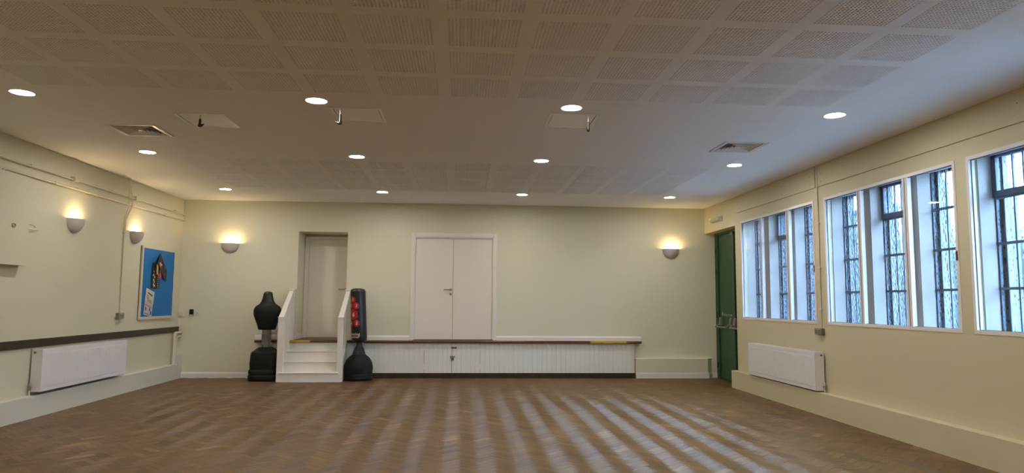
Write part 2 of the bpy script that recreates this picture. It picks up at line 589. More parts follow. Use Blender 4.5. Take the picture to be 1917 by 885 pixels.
# ================================================================== CEILING
PX, PW, PY = 0.6, 0.4863, 0.61637
X0, Y1, Y2 = -3.7151, 4.3526, 9.1346
MAR = 0.012
fields = []
for row in range(4):
    for c in range(12):
        fields.append((X0 + c * PX, Y1 + (row - 1) * PY))
        fields.append((X0 + c * PX, Y2 + row * PY))
holes = [(x - MAR, x + PW + MAR, y - MAR, y + PW + MAR) for x, y in fields]
VENTS = [(-3.53, 7.67), (3.235, 7.78)]
HATCH = [(-2.635, 7.165), (-1.04, 6.80), (1.085, 6.80)]
LX, LY = (-3.955, -1.362, 1.016, 3.607), (6.335, 8.82, 11.70)
for x, y in VENTS:
    holes.append((x - 0.225, x + 0.225, y - 0.225, y + 0.225))
for x, y in HATCH:
    holes.append((x - 0.222, x + 0.222, y - 0.238, y + 0.238))
for x in LX:
    for y in LY:
        holes.append((x - 0.070, x + 0.070, y - 0.070, y + 0.070))
mb = plate(MB(), 'Z', XL - 0.25, XR + 0.35, YF, YB + 0.25, ZC, ZC + 0.05, holes)
mb.box(XL - 0.25, XR + 0.35, YF, YB + 0.25, ZC + 0.12, ZC + 0.2)
for (x0, x1, y0, y1) in ((XL - 0.25, XL - 0.2, YF, YB + 0.25), (XR + 0.3, XR + 0.35, YF, YB + 0.25), (XL - 0.2, XR + 0.3, YF, YF + 0.05), (XL - 0.2, XR + 0.3, YB + 0.2, YB + 0.25)):
    mb.box(x0, x1, y0, y1, ZC + 0.05, ZC + 0.12)
ceil = struct(mb.obj('ceiling', M['ceiling']))
weld(ceil)

# one perforated panel: 20 x 20 square holes 12 mm wide at 25 mm
mb = MB()
mb.mats = [M['ceiling'], M['fleece']]
hs, pt = 0.0118, (PW - 0.0118) / 19
cuts = []
for k in range(20):
    cuts += [k * pt, k * pt + hs]
full = [-MAR] + cuts + [PW + MAR]
for j in range(len(full) - 1):
    y0, y1 = full[j], full[j + 1]
    if j % 2 == 0:
        mb.add([(-MAR, y0, 0), (-MAR, y1, 0), (PW + MAR, y1, 0), (PW + MAR, y0, 0)], [(0, 1, 2, 3)], M['ceiling'])
    else:
        for i in range(len(full) - 1):
            x0, x1 = full[i], full[i + 1]
            if i % 2 == 0:
                mb.add([(x0, y0, 0), (x0, y1, 0), (x1, y1, 0), (x1, y0, 0)], [(0, 1, 2, 3)], M['ceiling'])
            else:
                z = 0.0125
                mb.add([(x0, y0, 0), (x1, y0, 0), (x1, y1, 0), (x0, y1, 0), (x0, y0, z), (x1, y0, z), (x1, y1, z), (x0, y1, z)],
                       [(0, 1, 5, 4), (1, 2, 6, 5), (2, 3, 7, 6), (3, 0, 4, 7)], M['ceiling'])
z = 0.0125
mb.add([(-MAR, -MAR, z), (PW + MAR, -MAR, z), (PW + MAR, PW + MAR, z), (-MAR, PW + MAR, z)], [(0, 1, 2, 3)], M['fleece'])
me = bpy.data.meshes.new('ceiling_panel')
me.from_pydata(mb.v, [], mb.f)
for q in mb.mats:
    me.materials.append(q)
me.polygons.foreach_set('material_index', mb.mi)
for x, y in fields:
    o = bpy.data.objects.new('ceiling_panel', me)
    o.location = (x, y, ZC + 0.0005)
    o.parent = ceil
    COL.objects.link(o)

# ================================================================== WALLS
WIN = [(8.873, 11.31), (6.20, 8.61), (3.60, 6.05)]
WZ0, WZ1 = 1.155, 2.80
DOOR_Y0, DOOR_Y1, DOOR_Z = 11.552, YB, 2.757
lights3 = []                                            # lancet openings (y0, y1) of each window
for (a, b), top in zip(WIN, (11.31, 8.60, 6.035)):
    lights3.append([(top - k * 0.85 - 0.675, top - k * 0.85) for k in range(3)])
mb = MB()
first = [(a, b, WZ0, WZ1) for a, b in WIN] + [(DOOR_Y0, DOOR_Y1 + 0.3, -0.2, DOOR_Z)]
plate(mb, 'X', YF, YB + 0.25, -0.12, ZC + 0.05, XR, XR + 0.10, first, M['wall'])
second = [(y0, y1, 1.17, 2.81) for L3 in lights3 for y0, y1 in L3] + [(DOOR_Y0 - 0.03, DOOR_Y1 + 0.3, -0.2, DOOR_Z + 0.03)]
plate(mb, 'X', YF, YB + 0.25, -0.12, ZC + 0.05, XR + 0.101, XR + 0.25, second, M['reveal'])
# soffit and cheek of the door recess are cream
mb.box(XR + 0.1005, XR + 0.30, DOOR_Y0, DOOR_Y1 + 0.002, DOOR_Z, DOOR_Z + 0.02, M['wall'])
mb.box(XR + 0.1005, XR + 0.30, DOOR_Y0 - 0.02, DOOR_Y0, -0.05, DOOR_Z, M['wall'])
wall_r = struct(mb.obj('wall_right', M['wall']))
mb = MB()
third = [(y0 + 0.06, y1 - 0.06, 1.12, 2.80) for L3 in lights3 for y0, y1 in L3] + [(DOOR_Y0 - 0.05, DOOR_Y1 + 0.3, -0.2, DOOR_Z + 0.05)]
plate(mb, 'X', YF, YB + 0.25, -0.7, ZC + 0.3, XR + 0.285, XR + 0.345, third)
o = mb.obj('outer_stone', M['stone'], wall_r); o['label'] = 'dark stone outer jambs seen through the glass'
# boarded strip above the windows, screwed on, with a shadow gap below
for (y0, y1) in ((8.795, 11.45), (2.9, 8.715)):
    b = box('fascia_board', M['wall'], XR - 0.018, XR + 0.002, y0, y1, 2.962, ZC - 0.001, wall_r, bevel=0.003)
    sc = [(y, z) for y in (y0 + 0.12, y0 + 0.95, y0 + 1.75, y0 + 2.5, y1 - 0.08) for z in (3.02, 3.13) if y0 < y < y1]
    for y, z in sc:
        MB().disc((XR - 0.0195, y, z), 'X', 0.007, 0.002, 8).obj('screw', M['darksteel'], b)

mb = plate(MB(), 'X', YF, YB + 0.2, -0.12, ZC + 0.05, XL - 0.2, XL, [])
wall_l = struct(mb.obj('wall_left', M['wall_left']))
REC = (-3.04, -2.14, 0.66, 2.692)                        # recess with the inner door
DBL = (-0.88, 0.588, 0.66, 2.605)                        # double door opening
mb = MB()
plate(mb, 'Y', XL - 0.2, XR + 0.3, -0.12, ZC + 0.05, YB, YB + 0.12, [REC, DBL])
mb.box(REC[0] - 0.1, REC[0], YB + 0.12, YB + 0.62, 0.6, 2.8)
mb.box(REC[1], REC[1] + 0.1, YB + 0.12, YB + 0.62, 0.6, 2.8)
mb.box(REC[0], REC[1], YB + 0.12, YB + 0.62, REC[3], REC[3] + 0.1)
mb.box(REC[0] - 0.1, REC[1] + 0.1, YB + 0.62, YB + 0.7, 0.6, 2.8)
mb.box(DBL[0] - 0.1, DBL[1] + 0.1, YB + 0.12, YB + 0.2, 0.6, 2.75)
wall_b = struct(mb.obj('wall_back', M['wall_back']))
struct(box('wall_front', M['wall'], XL - 0.2, XR + 0.3, YF - 0.15, YF, -0.12, ZC + 0.05))

# boxed plinths along the side walls
mb = MB().box(XL - 0.02, XL + 0.101, YF, YB, -0.02, 0.262)
mb.box(XL - 0.02, XL + 0.101, 12.84, YB, 0.262, 0.412)
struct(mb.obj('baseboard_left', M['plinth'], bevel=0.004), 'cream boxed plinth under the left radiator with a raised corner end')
mb = MB().box(XR - 0.118, XR + 0.02, YF, 11.555, -0.02, 0.288)
struct(mb.obj('baseboard_right', M['wall'], bevel=0.004), 'cream boxed plinth under the window wall')
o = struct(box('trim_1', M['dado'], XL - 0.005, XL + 0.022, 4.0, YB - 0.004, 0.824, 0.922, bevel=0.003), 'dark brown wooden dado rail along the left wall')


def skirt(x0, x1, y, z0, z1, d=0.018):
    """White moulded skirting board along X standing proud of a wall at y."""
    return MB().prism([(y + 0.004, z0), (y - d, z0), (y - d, z1 - 0.03), (y - d * 0.55, z1 - 0.012), (y - d * 0.35, z1), (y + 0.004, z1)], 'X', x0, x1)


# white skirting on the back wall
struct(skirt(XL + 0.10, -3.63, YB, -0.005, 0.105).obj('baseboard_back', M['white']), 'white skirting board left of the steps')
mb = MB()
BOXY = YB - 0.11
mb.prism([(3.30, YB + 0.01), (3.30, BOXY), (4.69, BOXY), (4.80, YB - 0.0), (4.80, YB + 0.01)], 'Z', -0.005, 0.365)
struct(mb.obj('trim_2', M['wall_back'], bevel=0.003), 'low cream boxing at the foot of the back wall with an angled end')
mb = MB()
pts = [(3.30, BOXY), (4.693, BOXY), (4.80, YB - 0.002), (4.93, YB - 0.002)]
for (p, q) in zip(pts, pts[1:]):
    d = (Vector(q) - Vector(p)).normalized(); n = Vector((d.y, -d.x))
    for (z0, z1, t) in ((-0.005, 0.085, 0.016), (0.085, 0.105, 0.009)):
        a, b = Vector(p), Vector(q) + d * 0.006
        mb.add([(a.x, a.y, z0), (b.x, b.y, z0), (b.x + n.x * t, b.y + n.y * t, z0), (a.x + n.x * t, a.y + n.y * t, z0),
                (a.x, a.y, z1), (b.x, b.y, z1), (b.x + n.x * t, b.y + n.y * t, z1), (a.x + n.x * t, a.y + n.y * t, z1)],
               [(0, 1, 2, 3), (4, 5, 6, 7), (0, 1, 5, 4), (1, 2, 6, 5), (2, 3, 7, 6), (3, 0, 4, 7)])
struct(mb.obj('baseboard_corner', M['white']), 'white skirting board following the boxing beside the green door')
# white skirting standing on the stage edge
t3 = struct(skirt(-3.765, REC[0], YB, 0.69, 0.777, 0.02).obj('trim_3', M['white']), 'white skirting on the stage edge left of the recess')
t3 = struct(skirt(REC[1], -0.957, YB, 0.69, 0.777, 0.02).obj('trim_4', M['white']), 'white skirting on the stage edge between recess and double door')
t3 = struct(skirt(0.668, 3.427, YB, 0.69, 0.777, 0.02).obj('trim_5', M['white']), 'white skirting on the stage edge beyond the double door')
struct(box('trim_6', M['white'], REC[0], REC[0] + 0.016, YB + 0.005, YB + 0.50, 0.70, 0.80), 'white skirting inside the door recess')

# ================================================================== STAGE FRONT
SF = 12.985
stage = thing('stage', 'low boarded stage front with brown nosing below the double door', 'stage', (-0.2, SF, 0))
mb = MB()
box('backing', M['dark'], -3.60, 3.225, SF + 0.0165, YB - 0.022, 0.0, 0.645, stage)
nos = MB()
prof = [(YB - 0.022, 0.648), (12.93, 0.648), (12.922, 0.655), (12.918, 0.669), (12.922, 0.683), (12.93, 0.69), (YB - 0.022, 0.69)]
nos.prism(prof, 'X', -3.735, 3.405)
nos.obj('nosing', M['stage_wood'], stage, smooth=True)['label'] = 'varnished brown wooden nosing'
box('recess_floor', M['stage_wood'], REC[0], REC[1], YB - 0.0215, YB + 0.61, 0.64, 0.6985, wall_b)['label'] = 'brown wooden floor of the recess'
for (x0, x1) in ((2.43, 3.12), (-3.33, -2.745)):
    mb = MB()
    N = 14
    for k in range(N):
        a = x0 + (x1 - x0) * k / N; b = x0 + (x1 - x0) * (k + 1) / N
        dz = random.uniform(0, 0.012) if (x0 > 0 or k % 3) else 0
        mb.prism([(12.99, 0.6905), (12.93, 0.6915), (12.9205, 0.684), (12.9165, 0.669), (12.9205, 0.654 - dz), (12.9235, 0.654 - dz), (12.9195, 0.669), (12.9235, 0.6825), (12.931, 0.6902), (12.99, 0.6895)], 'X', a, b)
    mb.obj('edge_tape', M['tape'], stage)['label'] = 'worn yellow tape along the nosing'
box('plinth_board', M['dado'], -3.62, 3.292, SF - 0.012, SF + 0.02, -0.004, 0.094, stage, bevel=0.003)['label'] = 'dark brown plinth board'
box('end_return', M['bead'], 3.222, 3.285, SF + 0.0165, YB - 0.022, 0.09, 0.648, stage)

# one tongue-and-groove board, shared
BWID = 0.0905


def bead_mesh(wd):
    g = 0.004
    m_ = MB().prism([(0.0007, 0.016), (0.0007, 0.0035), (g, 0.0), (wd - g, 0.0), (wd - 0.0007, 0.0035), (wd - 0.0007, 0.016)], 'Z', 0, 0.552)
    me = bpy.data.meshes.new('board')
    me.from_pydata(m_.v, [], m_.f)
    me.materials.append(M['bead'])
    return me


bead = bead_mesh(BWID)


def lay_boards(x0, x1, parent, y=SF):
    n = max(1, round((x1 - x0) / BWID))
    for k in range(n):
        o = bpy.data.objects.new('board', bead)
        base = Vector(WORLD[parent])
        o.location = Vector((x0 + k * (x1 - x0) / n, y + random.uniform(-0.001, 0.001), 0.095)) - base
        o.scale = ((x1 - x0) / n / BWID, 1, 1)
        o.parent = parent
        COL.objects.link(o)


HX = (-0.672, -0.160, 0.362)
lay_boards(-3.60, HX[0] - 0.0015, stage)
lay_boards(HX[2] + 0.0015, 3.222, stage)
for i in (0, 1):
    a, b = HX[i] + 0.0015, HX[i + 1] - 0.0015
    leaf = box('hatch_door', M['dark'], a, b, SF + 0.010, SF + 0.0135, 0.10, 0.645, stage)
    WORLD[leaf] = WORLD[stage]
    lay_boards(a, b, leaf, SF - 0.003)
    hx = HX[0] if i == 0 else HX[2]
    for z in (0.16, 0.50):
        MB().box(hx - 0.014, hx + 0.014, SF - 0.008, SF - 0.001, z, z + 0.09).obj('hinge', M['bead'], leaf)
bm_ = MB().tube([(-0.172, SF - 0.014, 0.558), (-0.075, SF - 0.014, 0.558)], 0.011, 10)
bm_.box(-0.155, -0.125, SF - 0.012, SF - 0.002, 0.544, 0.572).box(-0.105, -0.082, SF - 0.012, SF - 0.002, 0.544, 0.572)
bm_.obj('bolt', M['brown_metal'], stage, smooth=True)['label'] = 'small brown slide bolt'
MB().box(-0.196, -0.106, SF - 0.010, SF - 0.002, 0.372, 0.408).box(-0.165, -0.15, SF - 0.02, SF - 0.002, 0.38, 0.402).obj('hasp', M['steel'], stage, bevel=0.001)
pad = thing('padlock', 'dark closed padlock hanging on the hasp of the stage hatch', 'padlock', (-0.150, SF - 0.026, 0.325))
MB().box(-0.174, -0.126, SF - 0.037, SF - 0.013, 0.325, 0.372).obj('body', M['darksteel'], pad, bevel=0.004)
MB().tube([(-0.150 + 0.016 * cos(a), SF - 0.025, 0.372 + 0.028 * sin(a)) for a in [pi * k / 10 for k in range(11)]], 0.0035, 8).obj('shackle', M['chrome'], pad, smooth=True)

# ================================================================== DOORS
# door_1: white double door on the stage
d1 = struct(MB().box(DBL[0], DBL[1], YB + 0.055, YB + 0.075, 0.69, 2.6).obj('door_1', M['dark']), 'white double door above the stage front')
mb = MB()
z1 = 2.70
for (x0, x1) in ((-0.957, -0.875), (0.583, 0.668)):
    mb.box(x0, x1, YB - 0.022, YB + 0.003, 0.69, z1 - 0.0)
    mb.box(x0 + 0.018, x1 - 0.018, YB - 0.030, YB - 0.02, 0.69, z1 - 0.018)
mb.box(-0.875, 0.583, YB - 0.022, YB + 0.003, 2.612, z1)
mb.box(-0.885, 0.593, YB - 0.030, YB - 0.02, 2.63, z1 - 0.018)
mb.obj('door_frame', M['white'], d1, bevel=0.004)
mb = MB()
mb.box(-0.88, -0.866, YB, YB + 0.055, 0.69, 2.605).box(0.574, 0.588, YB, YB + 0.055, 0.69, 2.605).box(-0.866, 0.574, YB, YB + 0.055, 2.592, 2.605)
mb.obj('door_lining', M['white'], d1)
lf = box('door_leaf', M['door_white'], -0.864, -0.1655, YB + 0.012, YB + 0.054, 0.706, 2.588, d1, bevel=0.002)
box('door_leaf', M['door_white'], -0.1605, 0.572, YB + 0.012, YB + 0.054, 0.706, 2.588, d1, bevel=0.002)
box('astragal', M['door_white'], -0.158, -0.105, YB + 0.005, YB + 0.013, 0.706, 2.588, d1, bevel=0.002)
box('threshold', M['darksteel'], -0.95, 0.66, YB - 0.0225, YB + 0.055, 0.69, 0.703, d1)


def lever(parent, x, y, z, sgn, keyhole=True):
    mb = MB().disc((x, y, z), 'Y', 0.026, -0.010, 24)
    mb.tube([(x, y - 0.004, z), (x, y - 0.045, z), (x + sgn * 0.012, y - 0.055, z), (x + sgn * 0.13, y - 0.055, z)], 0.0095, 12)
    mb.obj('door_handle', M['steel'], parent, smooth=True)
    if keyhole:
        MB().disc((x, y, z - 0.083), 'Y', 0.026, -0.009, 24).obj('escutcheon', M['steel'], parent, smooth=True)
        MB().box(x - 0.004, x + 0.004, y - 0.0105, y - 0.009, z - 0.095, z - 0.075).obj('keyhole', M['dark'], parent)


lever(lf, -0.203, YB + 0.012, 1.633, -1)

# door_2: inner door at the back of the recess
ry = YB + 0.60
d2 = struct(MB().box(REC[0], REC[1], ry - 0.005, ry + 0.02, 0.69, 2.69).obj('door_2', M['door_white']), 'plain white door at the back of the recess above the steps')
mb = MB()
mb.box(REC[0] + 0.005, REC[0] + 0.065, ry - 0.07, ry, 0.70, 2.645).box(REC[1] - 0.04, REC[1] - 0.001, ry - 0.07, ry, 0.70, 2.645)
mb.box(REC[0] + 0.065, REC[1] - 0.04, ry - 0.07, ry, 2.60, 2.645)
mb.box(REC[0] + 0.06, REC[0] + 0.08, ry - 0.05, ry, 0.70, 2.60)
mb.obj('door_frame', M['white'], d2, bevel=0.003)
lf = box('door_leaf', M['door_white'], REC[0] + 0.084, REC[1] - 0.044, ry - 0.04, ry - 0.004, 0.706, 2.596, d2, bevel=0.002)
lever(lf, -2.245, ry - 0.04, 1.63, -1, keyhole=False)

# door_3: green fire door in the side recess
gx = XR + 0.215
d3 = struct(MB().box(gx + 0.03, gx + 0.06, DOOR_Y0 - 0.04, YB + 0.0, -0.01, DOOR_Z).obj('door_3', M['green_dark']), 'dark green double fire door in the corner recess')
mb = MB().box(gx - 0.02, gx + 0.04, 12.905, 13.052, 0, DOOR_Z).box(gx - 0.02, gx + 0.04, DOOR_Y0 - 0.04, 12.905, 2.715, DOOR_Z - 0.001)
mb.box(gx - 0.02, gx + 0.04, DOOR_Y0 - 0.04, 12.905, -0.002, 0.022)
mb.obj('door_frame', M['green_dark'], d3, bevel=0.003)
lf = box('door_leaf', M['green'], gx, gx + 0.032, 12.175, 12.900, 0.024, 2.712, d3, bevel=0.003)
lf2 = box('door_leaf', M['green'], gx, gx + 0.032, 11.515, 12.168, 0.024, 2.712, d3, bevel=0.003)
box('meeting_strip', M['green_dark'], gx - 0.012, gx + 0.001, 12.10, 12.15, 0.024, 2.712, d3)
for z in (0.20, 1.14, 1.95, 2.35):
    MB().tube([(gx - 0.022, 12.985, z), (gx - 0.022, 12.985, z + 0.10)], 0.011, 10).obj('hinge', M['black'], lf, smooth=True)


def push_bar(parent, y0, y1, name='push_bar'):
    """Grey panic bar between two pivoted brackets."""
    zb = 0.975
    for y in (y0, y1):
        mb = MB().prism([(gx, 1.0), (gx - 0.035, 1.0), (gx - 0.05, 1.03), (gx - 0.045, 1.12), (gx - 0.03, 1.155), (gx, 1.155)], 'Y', y - 0.035, y + 0.035)
        mb.prism([(gx - 0.03, 1.035), (gx - 0.045, 1.035), (gx - 0.115, 0.985), (gx - 0.115, 0.965), (gx - 0.1, 0.965), (gx - 0.03, 1.01)], 'Y', y + 0.032, y + 0.06)
        mb.obj('bar_bracket', M['bar_grey'], parent, bevel=0.003)
    MB().tube([(gx - 0.108, y0 + 0.05, zb), (gx - 0.108, y1 + 0.05, zb)], 0.015, 12).obj(name, M['bar_grey'], parent, smooth=True)


push_bar(lf, 12.80, 12.30)
push_bar(lf2, 12.115, 11.60)
rod = MB().tube([(gx - 0.025, 12.13, 0.25), (gx - 0.025, 12.13, 2.68)], 0.012, 8)
rod.box(gx - 0.04, gx, 12.11, 12.15, 0.53, 0.56).box(gx - 0.04, gx, 12.11, 12.15, 2.22, 2.25).box(gx - 0.045, gx, 12.105, 12.225, 2.66, 2.71)
rod.obj('shoot_bolt', M['darksteel'], lf2, smooth=True)['label'] = 'vertical bolt rod on the second leaf'


def text_mesh(body, size, shear=0.0, align='CENTER'):
    cu = bpy.data.curves.new('txt', 'FONT')
    cu.body = body; cu.size = size; cu.shear = shear; cu.align_x = align; cu.resolution_u = 3
    to = bpy.data.objects.new('txt', cu); COL.objects.link(to)
    dg = bpy.context.evaluated_depsgraph_get(); dg.update()
    me = bpy.data.meshes.new_from_object(to.evaluated_get(dg))
    V_ = [tuple(v.co) for v in me.vertices]; F_ = [tuple(p.vertices) for p in me.polygons]
    COL.objects.unlink(to); bpy.data.objects.remove(to); bpy.data.curves.remove(cu); bpy.data.meshes.remove(me)
    return V_, F_


V_, F_ = text_mesh('Push bar to open', 0.066)
mb = MB().add([(gx - 0.0015, 12.52 - x, 1.185 + y) for x, y, _ in V_], F_)
mb.add([(gx - 0.0015, 12.79, 1.175), (gx - 0.0015, 12.775, 1.175), (gx - 0.0015, 12.775, 1.225), (gx - 0.0015, 12.745, 1.225), (gx - 0.0015, 12.765, 1.27), (gx - 0.0015, 12.79, 1.225)],
       [(0, 1, 2, 5), (2, 3, 4, 5)])
mb.obj('sign_lettering', M['print_white'], lf)['label'] = 'white words Push bar to open with an arrow'

# ================================================================== WINDOWS
FW = 0.034


def window(i, y0, y1, mull, L3, vent_k):
    win = MB()
    plate(win, 'X', y0, y1, WZ0, WZ1, XR - 0.006, XR + 0.055, [(y0 + FW, y1 - FW, WZ0 + FW + 0.002, WZ1 - FW)])
    wo = struct(weld(win.obj('window_%d' % i, M['upvc'])))
    wo['label'] = ['white framed three pane window nearest the green door', 'white framed three pane window in the middle of the wall',
                   'white framed window cut off by the edge of the picture'][i - 1]
    # inner dark gasket line
    g = MB()
    plate(g, 'X', y0 + FW - 0.002, y1 - FW + 0.002, WZ0 + FW, WZ1 - FW + 0.002, XR + 0.020, XR + 0.026,
          [(y0 + FW + 0.005, y1 - FW - 0.005, WZ0 + FW + 0.006, WZ1 - FW - 0.005)])
    weld(g.obj('gasket', M['gasket'], wo))
    edges = [y0 + FW]
    for (a, b) in sorted(mull):
        mm = MB().box(XR + 0.002, XR + 0.05, a, b, WZ0 + FW, WZ1 - FW)
        mo = mm.obj('mullion', M['upvc'], wo, bevel=0.003)
        MB().box(XR + 0.0005, XR + 0.03, (a + b) / 2 - 0.004, (a + b) / 2 + 0.004, WZ0 + FW, WZ1 - FW).obj('meeting_line', M['gasket'], mo)
        edges += [a, b]
    edges.append(y1 - FW)
    for k in range(0, len(edges), 2):
        box('pane', M['glass'], XR + 0.028, XR + 0.032, edges[k] + 0.003, edges[k + 1] - 0.003, WZ0 + FW, WZ1 - FW, wo)
    box('latch', M['brown_metal'], XR - 0.016, XR - 0.005, y0 + 0.012, y0 + 0.03, 1.84, 1.93, wo, bevel=0.002)
    for k, (a, b) in enumerate(L3):
        # outer leaded light in the stone opening
        gy = XR + 0.262
        gm = MB()
        ya_, yb2, za_, zb2 = a - 0.03, b + 0.03, 1.14, 2.84
        gm.add([(gy, ya_, za_), (gy, yb2, za_), (gy, yb2, zb2), (gy, ya_, zb2)], [(0, 1, 2, 3)], M['obscure'])
        gm.add([(gy, ya_, za_), (gy, yb2, za_), (gy, yb2, zb2), (gy, ya_, zb2), (gy + .005, ya_, za_), (gy + .005, yb2, za_), (gy + .005, yb2, zb2), (gy + .005, ya_, zb2)],
               [(4, 5, 6, 7), (0, 1, 5, 4), (1, 2, 6, 5), (2, 3, 7, 6), (3, 0, 4, 7)], M['glass_back'])
        gm.obj('obscure_pane', M['obscure'], wo)['label'] = 'hammered obscure glass'
        mb = MB()
        for z in (1.57, 1.985, 2.41):
            mb.box(gy - 0.016, gy + 0.01, a - 0.012, b + 0.006, z - 0.012, z + 0.012)
        for d in (0.008, 0.105, 0.225, 0.345, 0.465, 0.585, 0.667):
            y = b - d
            mb.box(gy - 0.009, gy + 0.009, y - 0.008, y + 0.008, 1.16, 2.83)
        mb.obj('glazing_bars', M['iron'], wo)['label'] = 'dark iron glazing bars'
        if k == vent_k:
            mb = MB()
            mb.box(gy - 0.03, gy + 0.008, a - 0.012, b + 0.014, 2.415, 2.475)
            mb.box(gy - 0.03, gy + 0.008, b - 0.052, b + 0.008, 2.47, 2.83).box(gy - 0.03, gy + 0.008, a - 0.008, a + 0.045, 2.47, 2.83)
            mb.box(gy - 0.03, gy + 0.008, a, b, 2.785, 2.83)
            mb.obj('vent_frame', M['iron'], wo, bevel=0.003)['label'] = 'heavy dark opening vent at the top'
    return wo


window(1, *WIN[0], [(10.512, 10.572), (9.60, 9.69)], lights3[0], 1)
window(2, *WIN[1], [(7.795, 7.87), (6.925, 7.01)], lights3[1], 1)
window(3, *WIN[2], [(5.19, 5.265), (4.32, 4.405)], lights3[2], 0)

# ================================================================== LAMPS
def downlight(x, y, label):
    t = thing('downlight', label, 'ceiling light', (x, y, ZC), 'ceiling downlights')
    mb = MB()
    n = 40
    prof = [(0.108, ZC + 0.0), (0.107, ZC - 0.004), (0.098, ZC - 0.006), (0.094, ZC - 0.003), (0.094, ZC + 0.006)]
    mb.loft([[(x + r * cos(2 * pi * i / n), y + r * sin(2 * pi * i / n), z) for i in range(n)] for r, z in prof], False)
    mb.obj('trim_ring', M['plastic'], t, smooth=True)
    MB().lathe([(0.0945, ZC - 0.0015), (0.0945, ZC + 0.004)], x, y, 40).obj('diffuser', M['lamp_face'], t)
    return t


rows = ['in the row nearest the camera', 'in the middle row', 'in the row nearest the back wall']
cols = ['nearest the noticeboard wall', 'second from the noticeboard wall', 'second from the window wall', 'nearest the window wall']
dl = None
for j, y in enumerate(LY):
    for i, x in enumerate(LX):
        lab = 'round lit ceiling downlight %s, %s' % (cols[i], rows[j])
        if dl is None:
            dl = downlight(x, y, lab)
        else:
            copy_tree(dl, (x, y, ZC), lab)
# the rows of the same lamps over and behind the camera
for y in (3.43, 0.95, -1.93):
    for x in LX:
        ld = bpy.data.lights.new('downlight_lamp', 'AREA')
        ld.shape = 'DISK'; ld.size = 0.19
        ld.energy = LAMP_STRENGTH * pi * pi * 0.095 ** 2
        ld.color = LAMP_COL
        lo = bpy.data.objects.new('downlight_lamp', ld); lo.location = (x, y, ZC - 0.003); COL.objects.link(lo)


def sconce(c, ax, label):
    """Half-bowl plaster uplighter. ax: 'X+' out of the left wall, 'Y-' out of the back wall."""
    cx, cy_, cz = c
    t = thing('wall_sconce', label, 'wall light', c, 'plaster wall sconces')

    def W(u, o_, z):
        return (cx + o_, cy_ + u, cz + z) if ax == 'X+' else (cx + u, cy_ - o_, cz + z)
    n, mrows = 24, 10
    R, D, Hh = 0.163, 0.125, 0.182
    mb = MB()
    rings = []
    outer = [(k / mrows) for k in range(mrows + 1)]
    prof = []
    for k in outer:                                   # outer surface top to tip
        a = k * pi / 2
        prof.append((cos(a) ** 0.9 if k < 1 else 0.0, -sin(a)))
    inner = [(max(0.0, r * 0.93 - 0.0), z * 0.9) for r, z in prof[::-1]]
    for r, z in prof + inner:
        r = max(r, 0.001)
        rings.append([W(R * r * cos(pi * i / n), max(0.0, D * r * sin(pi * i / n)), Hh * z) for i in range(n + 1)])
    vs_, fs_ = [], []
    for rg in rings:
        vs_ += rg
    for k in range(len(rings) - 1):
        for i in range(n):
            fs_.append((k * (n + 1) + i, k * (n + 1) + i + 1, (k + 1) * (n + 1) + i + 1, (k + 1) * (n + 1) + i))
    N_ = n + 1
    last = (len(rings) - 1) * N_
    for i in range(n):
        fs_.append((i, i + 1, last + i + 1, last + i))
    mb.add(vs_, fs_)
    mb.obj('bowl', M['plaster'], t, smooth=True)
    b = W(0.035, 0.05, -0.05)
    MB().lathe([(0.004, b[2] - 0.03), (0.012, b[2] - 0.028), (0.016, b[2] - 0.012), (0.016, b[2] + 0.010), (0.010, b[2] + 0.022), (0.003, b[2] + 0.026)], b[0], b[1], 14).obj('bulb', M['bulb'], t, smooth=True)
    p0, p1 = W(0.035, 0.001, -0.075), W(0.035, 0.05, -0.075)
    MB().tube([p0, p1, (b[0], b[1], b[2] - 0.028)], 0.008, 8).obj('lamp_holder', M['plastic'], t, smooth=True)
    ld = bpy.data.lights.new('sconce_lamp', 'POINT'); ld.energy = SCONCE_W; ld.color = (1.0, 0.72, 0.36)
    ld.shadow_soft_size = 0.02
    lo = bpy.data.objects.new('sconce_lamp', ld); lo.parent = t
    q = W(0.035, 0.055, -0.015)
    lo.location = Vector(q) - Vector(c)
    COL.objects.link(lo)
    return t


sconce((XL, 9.47, 2.462), 'X+', 'lit plaster half-bowl sconce on the noticeboard wall nearer the camera')
sconce((XL, 11.19, 2.462), 'X+', 'lit plaster half-bowl sconce above the blue noticeboard')
sconce((-4.277, YB, 2.452), 'Y-', 'lit plaster half-bowl sconce on the back wall by the door recess')
sconce((4.028, YB, 2.452), 'Y-', 'lit plaster half-bowl sconce on the back wall near the green door')

